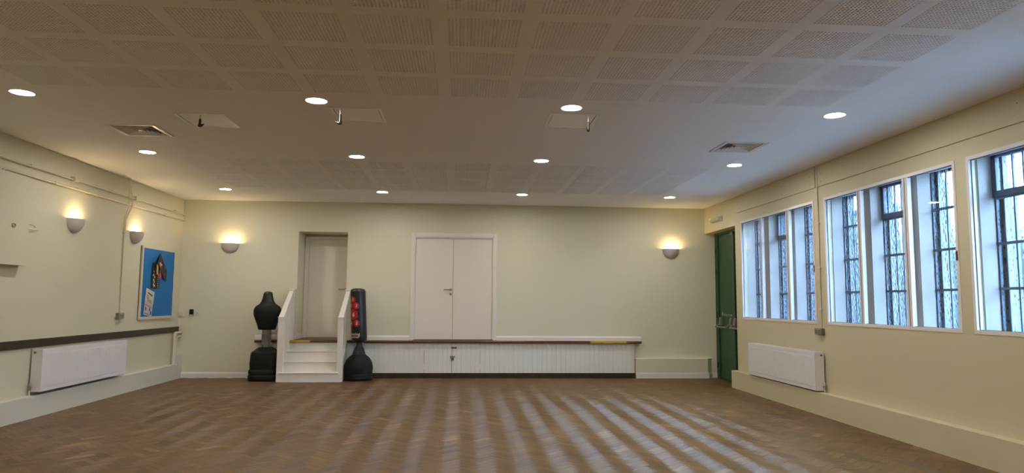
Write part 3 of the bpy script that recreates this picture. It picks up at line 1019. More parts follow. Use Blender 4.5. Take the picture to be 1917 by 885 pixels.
# ================================================================== CEILING FITTINGS
def vent(x, y, label):
    t = thing('ceiling_vent', label, 'vent', (x, y, ZC), 'ceiling air vents')
    mb = MB()

    def ring(h0, z0, h1, z1):
        a = [(x - h0, y - h0, z0), (x + h0, y - h0, z0), (x + h0, y + h0, z0), (x - h0, y + h0, z0)]
        b = [(x - h1, y - h1, z1), (x + h1, y - h1, z1), (x + h1, y + h1, z1), (x - h1, y + h1, z1)]
        return a, b
    fr = MB()
    fr.loft([ring(0.258, ZC + 0.001, 0, 0)[0], ring(0.256, ZC - 0.010, 0, 0)[0], ring(0.213, ZC - 0.006, 0, 0)[0], ring(0.213, ZC + 0.02, 0, 0)[0]], False)
    fr.obj('vent_frame', M['upvc'], t)
    for k in range(5):
        h = 0.200 - k * 0.037
        a, b = ring(h, ZC - 0.004, h - 0.021, ZC + 0.017)
        c, d = ring(h - 0.0025, ZC - 0.006, h - 0.0235, ZC + 0.015)
        MB().loft([a, b, d, c, a], False).obj('louvre', M['upvc'], t)
    h = 0.200 - 5 * 0.037
    MB().box(x - h, x + h, y - h, y + h, ZC - 0.006, ZC + 0.0).obj('centre_plate', M['upvc'], t)
    box('duct_lining', M['dark'], x - 0.222, x + 0.222, y - 0.222, y + 0.222, ZC + 0.046, ZC + 0.049, t)
    return t


v0 = vent(*VENTS[0], 'square louvred white ceiling vent nearer the noticeboard wall')
copy_tree(v0, (*VENTS[1], ZC), 'square louvred white ceiling vent nearer the window wall')


def access_hatch(x, y, label):
    t = thing('access_hatch', label, 'hatch', (x, y, ZC), 'ceiling access hatches')
    mb = MB()
    plate(mb, 'Z', x - 0.248, x + 0.248, y - 0.264, y + 0.264, ZC - 0.006, ZC + 0.02, [(x - 0.218, x + 0.218, y - 0.234, y + 0.234)])
    weld(mb.obj('hatch_frame', M['upvc'], t))
    box('hatch_panel', M['upvc'], x - 0.212, x + 0.212, y - 0.230, y + 0.230, ZC - 0.003, ZC + 0.012, t, bevel=0.001)
    box('shadow_gap', M['dark'], x - 0.218, x + 0.218, y - 0.234, y + 0.234, ZC + 0.012, ZC + 0.016, t)
    return t


h0 = access_hatch(*HATCH[0], 'square white ceiling hatch nearest the noticeboard wall')
copy_tree(h0, (*HATCH[1], ZC), 'square white ceiling hatch in the middle of the three')
copy_tree(h0, (*HATCH[2], ZC), 'square white ceiling hatch nearest the window wall')


def hanger(x, y, L, tx, ty, label):
    """Thin rod from the ceiling with a black lower half and a dark bent foot."""
    t = thing('ceiling_hanger', label, 'hook', (x, y, ZC), 'hangers by the ceiling hatches')
    zb = ZC - L
    MB().tube([(x, y, ZC), (x, y, ZC - L * 0.42)], 0.006, 8).obj('upper_rod', M['plaster'], t, smooth=True)
    MB().tube([(x, y, ZC - L * 0.40), (x, y, zb + 0.028), (x, y, zb + 0.012)], [0.011, 0.013, 0.017], 10).obj('lower_rod', M['black'], t, smooth=True)
    p = [(x - tx * 0.020, y - ty * 0.02, zb + 0.006), (x - tx * 0.008, y - ty * 0.008, zb + 0.006), (x + tx * 0.015, y + ty * 0.015, zb + 0.006), (x + tx * 0.035, y + ty * 0.035, zb + 0.013), (x + tx * 0.052, y + ty * 0.052, zb + 0.024)]
    MB().tube(p, [0.008, 0.017, 0.017, 0.010, 0.003], 12).obj('foot', M['black'], t, smooth=True)


hanger(-2.625, 6.94, 0.118, 0.8, 0, 'black footed hanger below the hatch nearest the noticeboard wall')
hanger(-1.185, 6.58, 0.148, -0.9, 0, 'black footed hanger beside the middle ceiling hatch')
hanger(1.228, 6.61, 0.150, -0.4, -0.3, 'black footed hanger below the hatch nearest the window wall')

# ================================================================== STEPS
st = thing('stage_steps', 'white wooden steps with two balustrades leading up to the recess', 'steps', (-2.63, 12.66, 0))
SX0, SX1 = -3.182, -2.088
TR = [(12.34, 0.166), (12.53, 0.345), (12.72, 0.512)]
mb = MB()
mb.box(SX0, SX1, 12.357, 12.375, -0.002, TR[0][1] - 0.022)
mb.obj('riser', M['white'], st, bevel=0.002)
for k, (y, z) in enumerate(TR):
    x0, x1 = (SX0 + 0.03, SX1 - 0.035)
    ynext = TR[k + 1][0] + 0.02 if k < 2 else 12.966
    mb = MB().prism([(y, z - 0.011), (y + 0.006, z), (ynext + 0.01, z), (ynext + 0.01, z - 0.022), (y + 0.006, z - 0.022)], 'X', x0, x1)
    mb.obj('tread', M['white'], st, bevel=0.002)
    if k < 2:
        box('riser', M['white'], SX0 + 0.029, SX1 - 0.022, TR[k + 1][0] + 0.018, TR[k + 1][0] + 0.034, z, TR[k + 1][1] - 0.022, st)
for k in range(8):                                    # boarded top riser below the nosing
    a = SX0 + 0.035 + k * 0.1295
    box('riser_board', M['bead'], a, a + 0.1287, 12.962, 12.976, 0.512, 0.645, st, bevel=0.002)
for (xa, xb, side) in ((-3.185, -3.080, -1), (-2.158, -2.056, 1)):
    xc = (xa + xb) / 2
    # closed string board
    s0, s1 = (xa, xa + 0.03) if side < 0 else (xb - 0.052, xb - 0.022)
    MB().prism([(12.392, 0), (12.392, 0.20), (12.42, 0.26), (12.90, 0.69), (12.912, 0.69), (12.912, 0.645), (12.972, 0.645), (12.972, 0)], 'X', s0, s1).obj('string_board', M['white'], st)
    nb = MB().box(xa, xb, 12.376, 12.466, 0, 1.108)
    nb.obj('newel_post', M['white'], st, bevel=0.003)
    box('newel_cap', M['white'], xa - 0.004, xb + 0.004, 12.366, 12.476, 1.108, 1.124, st, bevel=0.003)
    ta, tb = xa + 0.050, xb + 0.028
    if side > 0:
        ta, tb = xa + 0.030, xb + 0.022
    box('newel_post', M['white'], ta, tb, 12.912, 12.99, 0.69, 1.595, st, bevel=0.003)
    box('newel_cap', M['white'], ta - 0.014, tb + 0.014, 12.898, 13.004, 1.595, 1.620, st, bevel=0.003)
    # handrail: a flat broad rail rising from newel to newel
    x0, x1 = xa + 0.005, xb - 0.004
    A = [(x0, 12.37, 1.112), (x1, 12.37, 1.112), (x1, 12.37, 1.062), (x0, 12.37, 1.062)]
    B = [(x0 + 0.036, 12.915, 1.585), (x1 + 0.020, 12.915, 1.585), (x1 + 0.020, 12.915, 1.535), (x0 + 0.036, 12.915, 1.535)]
    MB().loft([A, B]).obj('handrail', M['white'], st, bevel=0.004)
    for k in range(5):
        f = (k + 0.9) / 6.0
        y = 12.44 + f * 0.49
        x = xc + 0.022 * f + (0.008 if side < 0 else -0.008)
        zt = 1.062 + (y - 12.37) / 0.545 * 0.473 + 0.01
        zb = [TR[0][1], TR[0][1], TR[1][1], TR[1][1], TR[2][1]][k]
        if y > TR[2][0] + 0.02:
            zb = TR[2][1]
        elif y > TR[1][0] + 0.02:
            zb = TR[1][1]
        else:
            zb = TR[0][1]
        box('baluster', M['white'], x - 0.016, x + 0.016, y - 0.016, y + 0.016, zb, zt, st, bevel=0.002)

# ================================================================== PUNCHING DUMMY
dx, dy = -3.458, 12.695
dm = thing('punching_dummy', 'black headless torso punching dummy on a weighted base', 'punching dummy', (dx, dy, 0))


def sup(cx, cy_, hx, hy, z, p=2.6, n=40, sy=0.0):
    out = []
    for i in range(n):
        a = 2 * pi * i / n
        c, s = cos(a), sin(a)
        out.append((cx + hx * math.copysign(abs(c) ** (2 / p), c), cy_ + sy + hy * math.copysign(abs(s) ** (2 / p), s), z))
    return out


R4 = lambda h, z, p=4.5: sup(dx, dy, h, h * 0.98, z, p)
mb = MB().loft([R4(0.252, 0.0), R4(0.262, 0.012), R4(0.263, 0.085), R4(0.255, 0.105), R4(0.246, 0.110), R4(0.246, 0.122),
                R4(0.256, 0.128), R4(0.257, 0.165), R4(0.250, 0.188), R4(0.238, 0.198), R4(0.236, 0.22), R4(0.243, 0.30),
                R4(0.236, 0.44, 4), R4(0.226, 0.495, 3.6), R4(0.205, 0.512, 3.2), R4(0.13, 0.555, 2.4), R4(0.10, 0.585, 2.0)])
base = mb.obj('base', M['black_matte'], dm, smooth=True)
mb = MB()
for k in range(28):
    a = 2 * pi * k / 28
    c, s = cos(a), sin(a)
    mb.tube([(dx + 0.115 * c, dy + 0.115 * s, 0.572), (dx + 0.195 * c, dy + 0.195 * s, 0.519)], 0.006, 6)
mb.obj('base_ribs', M['black_matte'], base)
MB().lathe([(0.080, 0.575), (0.080, 0.90)], dx, dy, 32).obj('post', M['grey_plastic'], dm, smooth=True)
prof = []
for k in range(6):
    z = 0.700 + k * 0.0195
    prof += [(0.080, z), (0.086, z + 0.003), (0.086, z + 0.0145), (0.080, z + 0.0165)]
MB().lathe(prof, dx, dy, 32).obj('height_collar', M['grey_plastic'], dm, smooth=True)
MB().disc((dx - 0.05, dy - 0.064, 0.618), 'Y', 0.010, -0.012, 12).obj('knob', M['black'], dm)
tors = [(0.887, .142, .085), (0.893, .149, .092), (0.94, .160, .100), (1.0, .180, .108), (1.08, .214, .120), (1.15, .237, .128),
        (1.22, .241, .126), (1.265, .230, .118), (1.30, .205, .106), (1.325, .170, .095), (1.338, .150, .088)]
MB().loft([sup(dx, dy, hx, hy, z, 2.6) for z, hx, hy in tors]).obj('torso', M['black_matte'], dm, smooth=True)
neck = [(1.318, .176, .094), (1.336, .153, .090), (1.36, .132, .086), (1.40, .108, .082), (1.44, .094, .080), (1.49, .085, .078), (1.53, .078, .072), (1.553, .066, .060), (1.564, .045, .042), (1.567, .015, .015)]
MB().loft([sup(dx, dy, hx, hy, z, 2.3, sy=-0.004) for z, hx, hy in neck]).obj('neck', M['black_shine'], dm, smooth=True)['label'] = 'shiny rounded neck stump'
# ================================================================== PUNCH BAG
bx, by = -1.823, 12.70
bg = thing('punch_bag', 'free standing black and red punch bag with numbered hexagons', 'punch bag', (bx, by, 0))
MB().lathe([(0.243, 0.0), (0.250, 0.010), (0.250, 0.05), (0.245, 0.055), (0.247, 0.075), (0.243, 0.080), (0.246, 0.10), (0.243, 0.105), (0.247, 0.14), (0.2525, 0.20),
            (0.250, 0.25), (0.240, 0.30), (0.222, 0.345), (0.195, 0.385), (0.160, 0.420), (0.126, 0.446), (0.116, 0.455)], bx, by, 48).obj('base', M['black_matte'], bg, smooth=True)
col = MB().lathe([(0.118, 0.452), (0.112, 0.462), (0.066, 0.585), (0.056, 0.61), (0.050, 0.66), (0.050, 0.70)], bx, by, 32)
for k in range(18):
    a = 2 * pi * k / 18
    c, s = cos(a), sin(a)
    col.tube([(bx + 0.112 * c, by + 0.112 * s, 0.465), (bx + 0.068 * c, by + 0.068 * s, 0.582)], 0.006, 6)
col.obj('collar', M['black'], bg, smooth=True)
LEAN = -0.050 / 0.95


def lean(x, y, z):
    return (x + (z - 0.68) * LEAN, y, z)


def bag_r(z):
    return 0.1365 + 0.004 * (1.635 - z) / 0.95


rows_ = [(0.080, 0.682), (0.115, 0.686), (0.130, 0.700), (0.1365, 0.728)] + [(bag_r(z), z) for z in (0.76, 0.9, 1.05, 1.2, 1.35, 1.5, 1.56)] + \
        [(0.134, 1.585), (0.124, 1.611), (0.104, 1.627), (0.06, 1.636), (0.02, 1.638)]
n = 48
MB().loft([[lean(bx + r * cos(2 * pi * i / n), by + r * sin(2 * pi * i / n), z) for i in range(n)] for r, z in rows_]).obj('bag', M['black_shine'], bg, smooth=True)
bag_o = [o for o in COL.objects if o.name.startswith('bag')][0]
MB().lathe([(0.1378, 1.556), (0.1378, 1.566)], bx + (1.56 - 0.68) * LEAN, by, 48, cap=False).obj('seam', M['black_matte'], bag_o)


def wrap(pts, fs, a0, z0, dr, mb):
    """Lay flat (u right, v up) print on the bag round angle a0 (0 = facing -Y)."""
    vs_ = []
    for u, v in pts:
        z = z0 + v
        r = bag_r(z) + dr
        a = a0 + u / r
        vs_.append(lean(bx + r * sin(a), by - r * cos(a), z))
    mb.add(vs_, fs)


def hexagon(a0, z0, R_, name='hexagon'):
    mb = MB()
    V2, F2 = [], []
    N = 8                                            # finely sliced so that it follows the curve
    W_ = R_ * math.sqrt(3) / 2

    def hh(u):
        return R_ - abs(u) * (R_ / 2) / W_
    for k in range(2 * N + 1):
        u = -W_ + k * W_ / N
        V2 += [(u, -hh(u)), (u, hh(u))]
        if k:
            F2.append((2 * k - 2, 2 * k, 2 * k + 1, 2 * k - 1))
    wrap(V2, F2, a0, z0, 0.0008, mb)
    return mb.obj('hexagon', M['red'], bag_o)


def bag_text(s, a0, z0, size, shear=0.12, name='number', bold=0.0, ys=1.0):
    V_, F_ = text_mesh(s, size, shear)
    mb = MB()
    wrap([(x * (1.0), y * ys - size * 0.35) for x, y, _ in V_], F_, a0, z0, 0.0016, mb)
    if bold:
        wrap([(x + bold, y * ys - size * 0.35) for x, y, _ in V_], F_, a0, z0, 0.0018, mb)
        wrap([(x + bold, y * ys - size * 0.35 + bold) for x, y, _ in V_], F_, a0, z0, 0.0020, mb)
    return mb.obj(name, M['print_white'], bag_o)


AC = -0.60
for (a0, z0, R_, ch, sz) in ((AC, 1.432, 0.064, '1', 0.075), (AC - 0.445, 1.322, 0.064, '2', 0.065), (AC + 0.445, 1.322, 0.064, '3', 0.065),
                             (AC, 1.168, 0.100, '6', 0.11), (AC - 0.445, 1.010, 0.064, '4', 0.065), (AC + 0.445, 1.010, 0.064, '5', 0.065)):
    hexagon(a0, z0, R_)
    bag_text(ch, a0, z0, sz, bold=0.004)
bag_text('boxing', AC + 0.12, 0.822, 0.074, 0.1, 'lettering', 0.002)
bag_text('partner', AC + 0.12, 0.770, 0.060, 0.1, 'lettering', 0.002)

# ================================================================== RADIATORS
def radiator(label, wall_x, sgn, front, y0, y1, z0, z1):
    """sgn = +1: faces +X (left wall). front: X of the front plate."""
    t = thing('radiator', label, 'radiator', (wall_x, (y0 + y1) / 2, z0), 'white panel radiators')
    back = wall_x + sgn * 0.022
    fx = front
    mb = MB()
    # hollow casing: ends, back plate
    mb.box(back, fx - sgn * 0.012, y0, y0 + 0.012, z0, z1).box(back, fx - sgn * 0.012, y1 - 0.012, y1, z0, z1)
    mb.box(back, back + sgn * 0.012, y0 + 0.012, y1 - 0.012, z0 + 0.01, z1 - 0.02)
    mb.obj('casing', M['rad'], t, bevel=0.002)
    # fluted front plate
    fp = MB()
    fp.box(fx - sgn * 0.012, fx, y0, y1, z0, z1)
    po = fp.obj('front_panel', M['rad'], t, bevel=0.003)
    rb = MB()
    n = 62
    pitch = (y1 - y0 - 0.09) / n
    for k in range(n):
        a = y0 + 0.045 + k * pitch
        b0, b1 = a + pitch * 0.14, a + pitch * 0.86
        zz0, zz1 = z0 + 0.045, z1 - 0.05
        d = sgn * 0.0028
        rb.add([(fx, a, zz0), (fx, a + pitch, zz0), (fx, a + pitch, zz1), (fx, a, zz1),
                (fx + d, b0, zz0 + 0.008), (fx + d, b1, zz0 + 0.008), (fx + d, b1, zz1 - 0.008), (fx + d, b0, zz1 - 0.008)],
               [(4, 5, 6, 7), (0, 1, 5, 4), (1, 2, 6, 5), (2, 3, 7, 6), (3, 0, 4, 7)])
    rb.obj('flutes', M['rad'], po)
    mb = MB()
    gx0, gx1 = back + sgn * 0.004, fx - sgn * 0.006
    mb.box(gx0, gx0 + sgn * 0.012, y0, y1, z1 - 0.006, z1 + 0.004).box(gx1 - sgn * 0.012, gx1, y0, y1, z1 - 0.006, z1 + 0.004)
    nb = 70
    for k in range(nb + 1):
        y = y0 + 0.006 + k * (y1 - y0 - 0.012) / nb
        mb.box(gx0, gx1, y - 0.005, y + 0.005, z1 - 0.006, z1 + 0.002)
    mb.obj('top_grille', M['rad'], t)
    box('core', M['rad_dark'], back + sgn * 0.014, fx - sgn * 0.014, y0 + 0.014, y1 - 0.014, z0 - 0.006, z1 - 0.06, t)
    # air plug on the near end, valve and tail pipe below
    xm = (back + fx) / 2
    MB().disc((back + sgn * 0.035, y0 - 0.001, z1 - 0.035), 'Y', 0.013, -0.006, 16).obj('air_plug', M['darksteel'], t, smooth=True)
    xv = back + sgn * 0.018
    v = MB().tube([(xv, y0 + 0.004, z0 + 0.05), (xv, y0 - 0.030, z0 + 0.05)], 0.011, 12)
    v.tube([(xv, y0 - 0.03, z0 + 0.022), (xv, y0 - 0.03, z0 + 0.068)], 0.013, 12)
    v.obj('valve_body', M['chrome'], t, smooth=True)
    MB().tube([(xv, y0 - 0.03, z0 + 0.068), (xv, y0 - 0.03, z0 + 0.105)], [0.013, 0.011], 12).obj('valve_cap', M['plastic'] if sgn < 0 else M['chrome'], t, smooth=True)
    zf = 0.288 if sgn < 0 else 0.262
    MB().tube([(xv, y0 - 0.03, z0 + 0.022), (xv, y0 - 0.03, zf)], 0.008, 10).obj('tail_pipe', M['pipe'], t, smooth=True)
    return t


radiator('white fluted panel radiator under the dark dado rail', XL, 1, -4.995, 8.745, 10.845, 0.302, 0.800)
radiator('white fluted panel radiator under the windows beside the green door', XR, -1, 4.562, 8.700, 10.775, 0.306, 0.792)

# ================================================================== PIPES AND CONDUITS
def clip(mb, x, y, z, axis):
    if axis == 'Y':
        mb.box(x, x + 0.0, y, y, z, z)


t = thing('pipe_run', 'upper cream pipe with two joint boxes running along the noticeboard wall', 'pipe', (XL + 0.02, 10.0, 2.976))
xp = XL + 0.03
MB().tube([(xp, 5.5, 2.976), (xp, YB - 0.001, 2.970)], 0.0125, 10).obj('pipe', M['pipe'], t, smooth=True)
for y in (9.38, 11.10):
    box('joint_box', M['pipe'], XL + 0.0005, XL + 0.062, y - 0.045, y + 0.045, 2.945, 3.012, t, bevel=0.006)
for y in (8.45, 9.95, 10.35, 12.0, 12.6):
    box('saddle_clip', M['pipe'], XL + 0.0005, XL + 0.044, y - 0.004, y + 0.004, 2.957, 2.996, t)
t = thing('pipe_run', 'lower cream pipe running along the noticeboard wall from behind the white cabinet', 'pipe', (XL + 0.02, 10.0, 2.857))
MB().tube([(xp, 7.95, 2.80), (xp, 7.97, 2.842), (xp, 8.03, 2.858), (xp, 8.2, 2.858), (xp, YB - 0.001, 2.862)], 0.0125, 10).obj('pipe', M['pipe'], t, smooth=True)
for y in (8.95, 9.45, 9.75, 11.0, 12.2):
    box('saddle_clip', M['pipe'], XL + 0.0005, XL + 0.044, y - 0.004, y + 0.004, 2.842, 2.881, t)
MB().tube([(xp, 9.93, 2.858), (xp, 9.99, 2.858)], 0.018, 10).obj('coupling', M['pipe'], t, smooth=True)

t = thing('cable_conduit', 'cream conduit dropping from the ceiling to the socket by the noticeboard', 'conduit', (XL, 10.83, 1.21))
MB().tube([(XL + 0.056, 10.825, ZC), (XL + 0.056, 10.825, 2.80), (XL + 0.046, 10.825, 2.76), (XL + 0.014, 10.827, 2.66), (XL + 0.012, 10.835, 1.70), (XL + 0.012, 10.845, 1.205)], 0.010, 10).obj('conduit_pipe', M['pipe'], t, smooth=True)
pts = [(XL + 0.078, 10.83, 3.13), (XL + 0.078, 10.84, 3.06), (XL + 0.078, 10.875, 3.0), (XL + 0.078, 10.895, 2.95), (XL + 0.078, 10.893, 2.86), (XL + 0.06, 10.885, 2.78), (XL + 0.04, 10.86, 2.70), (XL + 0.016, 10.85, 2.62), (XL + 0.014, 10.852, 2.40)]
MB().tube(pts, 0.009, 10).obj('cable', M['pipe'], t, smooth=True)
for z in (2.42, 1.72):
    box('saddle_clip', M['pipe'], XL + 0.0005, XL + 0.026, 10.805, 10.875, z - 0.008, z + 0.008, t)
t = thing('cable_conduit', 'thin cream conduit dropping between two windows to the socket', 'conduit', (XR, 8.752, 1.10))
MB().tube([(XR - 0.012, 8.742, ZC), (XR - 0.012, 8.752, 1.105)], 0.0095, 10).obj('conduit_pipe', M['pipe'], t, smooth=True)
for z in (2.474, 1.893, 1.347):
    box('saddle_clip', M['pipe'], XR - 0.024, XR - 0.0005, 8.715, 8.79, z - 0.008, z + 0.008, t)
t = thing('corner_pipes', 'two bent cream pipes rising from the plinth in the corner into the back wall', 'pipe', (-5.07, 12.85, 0.412))
for (y, zt, r) in ((12.775, 0.815, 0.024), (12.862, 0.745, 0.014)):
    x = XL + 0.062
    arc = [(x, y + 0.05 - 0.05 * cos(a), zt - 0.05 + 0.05 * sin(a)) for a in [pi / 2 * k / 6 for k in range(7)]]
    z_b = 0.262 if y < 12.84 else 0.412
    MB().tube([(x, y, z_b)] + arc + [(x, YB - 0.001, zt)], r, 12).obj('pipe', M['pipe'], t, smooth=True)

# ================================================================== SOCKETS AND SWITCHES
def socket_x(x, sgn, y0, y1, z0, z1, label):
    """Surface mounted double socket on a side wall."""
    t = thing('wall_socket', label, 'socket', (x, (y0 + y1) / 2, z0), 'metal wall sockets')
    d = 0.045
    bo = MB().box(x - sgn * 0.001, x + sgn * d, y0, y1, z0, z1).obj('back_box', M['socket'], t, bevel=0.004)
    MB().box(x + sgn * d, x + sgn * (d + 0.006), y0, y1, z0, z1).obj('face_plate', M['steel'], t, bevel=0.002)
    zc = (z0 + z1) / 2
    L_ = y1 - y0
    for k in (-1, 1):
        yc = (y0 + y1) / 2 + k * L_ * 0.24
        g = MB()
        g.box(x + sgn * (d + 0.006), x + sgn * (d + 0.0068), yc - 0.004, yc + 0.004, zc + 0.002, zc + 0.020)
        g.box(x + sgn * (d + 0.006), x + sgn * (d + 0.0068), yc - 0.018, yc - 0.008, zc - 0.018, zc - 0.011)
        g.box(x + sgn * (d + 0.006), x + sgn * (d + 0.0068), yc + 0.008, yc + 0.018, zc - 0.018, zc - 0.011)
        g.obj('pin_holes', M['dark'], t)
        MB().box(x + sgn * (d + 0.006), x + sgn * (d + 0.010), yc - k * 0.012 - 0.007, yc - k * 0.012 + 0.007, zc + 0.022, zc + 0.036).obj('rocker_switch', M['plastic'], t)
    return t


socket_x(XL, 1, 10.745, 10.905, 1.118, 1.204, 'grey metal double socket at the foot of the conduit by the noticeboard')
socket_x(XR, -1, 8.69, 8.86, 1.018, 1.100, 'grey metal double socket between two windows above the radiator')
t = thing('wall_switch', 'small white switch plate in the corner of the back wall', 'switch', (-5.09, YB, 1.125))
MB().box(-5.128, -5.045, YB - 0.028, YB + 0.001, 1.118, 1.203).obj('back_box', M['plastic'], t, bevel=0.003)
MB().box(-5.100, -5.074, YB - 0.034, YB - 0.026, 1.140, 1.165).obj('rocker_switch', M['plastic'], t, bevel=0.002)
t = thing('wall_socket', 'flat white double socket on the back wall holding a black plug', 'socket', (-4.84, YB, 1.135))
MB().box(-4.925, -4.775, YB - 0.010, YB + 0.001, 1.130, 1.215).obj('face_plate', M['plastic'], t, bevel=0.003)
g = MB()
for (x, z, a, b) in ((-4.813, 1.172, 0.004, 0.009), (-4.826, 1.155, 0.006, 0.0035), (-4.800, 1.155, 0.006, 0.0035)):
    g.box(x - a, x + a, YB - 0.0108, YB - 0.0098, z - b, z + b)
g.obj('pin_holes', M['dark'], t)
MB().box(-4.85, -4.838, YB - 0.014, YB - 0.0095, 1.190, 1.205).obj('rocker_switch', M['plastic'], t)
t = thing('plug_adapter', 'black plug-in adapter in the white socket on the back wall', 'plug', (-4.893, YB - 0.012, 1.15))
MB().box(-4.932, -4.868, YB - 0.062, YB - 0.010, 1.142, 1.236).obj('body', M['black'], t, bevel=0.006)
MB().box(-4.926, -4.874, YB - 0.064, YB - 0.061, 1.150, 1.228).obj('face', M['black_matte'], t, bevel=0.001)

# emergency light over the green door
t = thing('emergency_light', 'small milky emergency light above the green door', 'emergency light', (XR, 12.37, 2.94))
y0, y1, z0, z1 = 12.12, 12.60, 2.905, 3.005
MB().box(XR - 0.018, XR + 0.001, y0, y1, z0, z1).obj('back_tray', M['plastic'], t, bevel=0.004)
a = [(XR - 0.018, y0 + 0.008, z0 + 0.005), (XR - 0.018, y1 - 0.008, z0 + 0.005), (XR - 0.018, y1 - 0.008, z1 - 0.005), (XR - 0.018, y0 + 0.008, z1 - 0.005)]
b = [(XR - 0.070, y0 + 0.035, z0 + 0.020), (XR - 0.070, y1 - 0.035, z0 + 0.020), (XR - 0.070, y1 - 0.035, z1 - 0.020), (XR - 0.070, y0 + 0.035, z1 - 0.020)]
MB().loft([a, b]).obj('cover', M['clear_cover'], t, bevel=0.008)
MB().box(XR - 0.064, XR - 0.03, y1 - 0.034, y1 - 0.012, z1 - 0.035, z1 - 0.012).obj('indicator', M['led'], t)
MB().box(XR - 0.071, XR - 0.068, y0 + 0.045, y0 + 0.11, z0 + 0.03, z1 - 0.03).obj('lamp_end', M['plaster'], t)

# ================================================================== NOTICEBOARD
nb_ = thing('noticeboard', 'tall noticeboard covered in blue paper with a cream frame', 'noticeboard', (XL, 12.06, 1.084))
bx0, by0, by1, bz0, bz1 = XL + 0.03, 11.435, 12.685, 1.084, 2.270
mb = MB()
plate(mb, 'X', by0, by1, bz0, bz1, XL + 0.004, bx0, [(by0 + 0.05, by1 - 0.022, bz0 + 0.045, bz1 - 0.030)])
weld(mb.obj('board_frame', M['board_frame'], nb_))
box('board_edge', M['board_edge'], XL + 0.0005, XL + 0.009, by0 - 0.004, by0, bz0, bz1, nb_)
pb = MB()
NY, NZ = 10, 12
ya, yb_, za, zb_ = by0 + 0.045, by1 - 0.018, bz0 + 0.040, bz1 - 0.028
vs_, fs_ = [], []
for j in range(NZ + 1):
    for i in range(NY + 1):
        wob = random.uniform(-0.006, 0.006) if i == NY else 0
        vs_.append((bx0 - 0.004 + random.uniform(0, 0.0025) + (0.004 if i == NY else 0), ya + (yb_ - ya) * i / NY + wob, za + (zb_ - za) * j / NZ))
for j in range(NZ):
    for i in range(NY):
        k = j * (NY + 1) + i
        fs_.append((k, k + 1, k + NY + 2, k + NY + 1))
pb.add(vs_, fs_)
pb.obj('backing_paper', M['blue'], nb_, smooth=True)['label'] = 'bright blue backing paper'
xb = bx0 + 0.006

# cap-shaped paper decoration
cp = thing('graduation_cap', 'black card graduation cap decoration pinned to the blue noticeboard', 'decoration', (xb, 12.05, 1.6))


def card(poly, x0, x1):
    return MB().prism(poly, 'X', x0, x1)


kite = [(12.047, 2.183), (12.352, 1.905), (12.285, 1.712), (11.865, 2.014)]
# the square stands off the board at its left corner
k0 = MB()
A = [(xb + 0.010, 12.047, 2.183), (xb + 0.004, 12.352, 1.905), (xb + 0.020, 12.285, 1.712), (xb + 0.050, 11.865, 2.014)]
B = [(x + 0.004, y, z) for x, y, z in A]
k0.loft([A, B])
k0.obj('cap_board', M['card_black'], cp)
card([(11.80, 2.01), (11.88, 2.03), (12.085, 1.86), (12.085, 1.592), (11.785, 1.592)], xb, xb + 0.004).obj('tassel_panel', M['card_black'], cp)
card([(11.835, 1.985), (11.865, 1.992), (11.895, 1.93), (11.90, 1.87), (11.885, 1.82), (11.855, 1.82), (11.835, 1.88)], xb + 0.052, xb + 0.056).obj('gold_leaf', M['gold'], cp)
mb = MB()
mb.box(xb + 0.004, xb + 0.008, 11.862, 11.878, 1.61, 1.84)
mb.obj('tassel_cord', M['gold'], cp)


def spot(y, z, r, m, xo, name, n=6):
    MB().disc((xo, y, z), 'X', r, 0.003, n).obj(name, m, cp)


for (y, z) in ((12.085 - 0.06, 1.605 + 0.035 * k) for k in range(8)):
    spot(y, z, 0.011, M['print_white'], xb + 0.0045, 'bead', 6)
for (y, z) in ((11.845, 1.655), (11.875, 1.70), (11.84, 1.73), (11.885, 1.78), (11.83, 1.81), (11.845, 1.87), (11.89, 1.635)):
    spot(y, z, 0.018, M['print_white'], xb + 0.009, 'blossom', 5)
for k in range(5):
    a = 2 * pi * k / 5
    spot(11.985 + 0.032 * cos(a), 1.80 + 0.035 * sin(a), 0.026, M['pink'], xb + 0.050, 'petal', 7)
spot(11.985, 1.80, 0.014, M['gold'], xb + 0.053, 'petal_centre', 7)
for k in range(22):
    y = random.uniform(11.95, 12.10); z = 1.99 - (y - 11.95) * 0.5 + random.uniform(-0.09, 0.07)
    spot(y, z, random.uniform(0.012, 0.022), random.choice([M['red'], M['print_white'], M['red'], M['print_white'], M['green_paper']]), xb + 0.047 - (y - 11.95) * 0.15, 'confetti', 5)
for (y, z, m_) in ((12.045, 2.05, M['green_paper']), (12.06, 2.01, M['green_paper']), (12.225, 1.93, M['green_paper']), (12.245, 1.96, M['green_paper']), (12.21, 1.80, M['print_white']), (12.235, 1.83, M['red'])):
    spot(y, z, 0.022, m_, xb + (0.019 if y > 12.15 else 0.026), 'cut_out', 6)


# two paper notices, upper overlapping the lower
def notice(poly, x, label, material, lines, blobs=()):
    t = thing('paper_notice', label, 'notice', (x, poly[0][0], poly[0][1]), 'paper notices on the noticeboard')
    sh = MB().prism(poly, 'X', x, x + 0.0015).obj('sheet', material, t)
    mb = MB()
    for (y0, z0, y1, z1, h) in lines:
        xx = x + 0.0022
        mb.add([(xx, y0, z0), (xx, y1, z1), (xx, y1, z1 + h), (xx, y0, z0 + h)], [(0, 1, 2, 3)])
    mb.obj('print_lines', M['ink'], t)
    for (y, z, r, m_) in blobs:
        MB().disc((x + 0.0016, y, z), 'X', r, 0.001, 12).obj('printed_mark', m_, t)
    return t


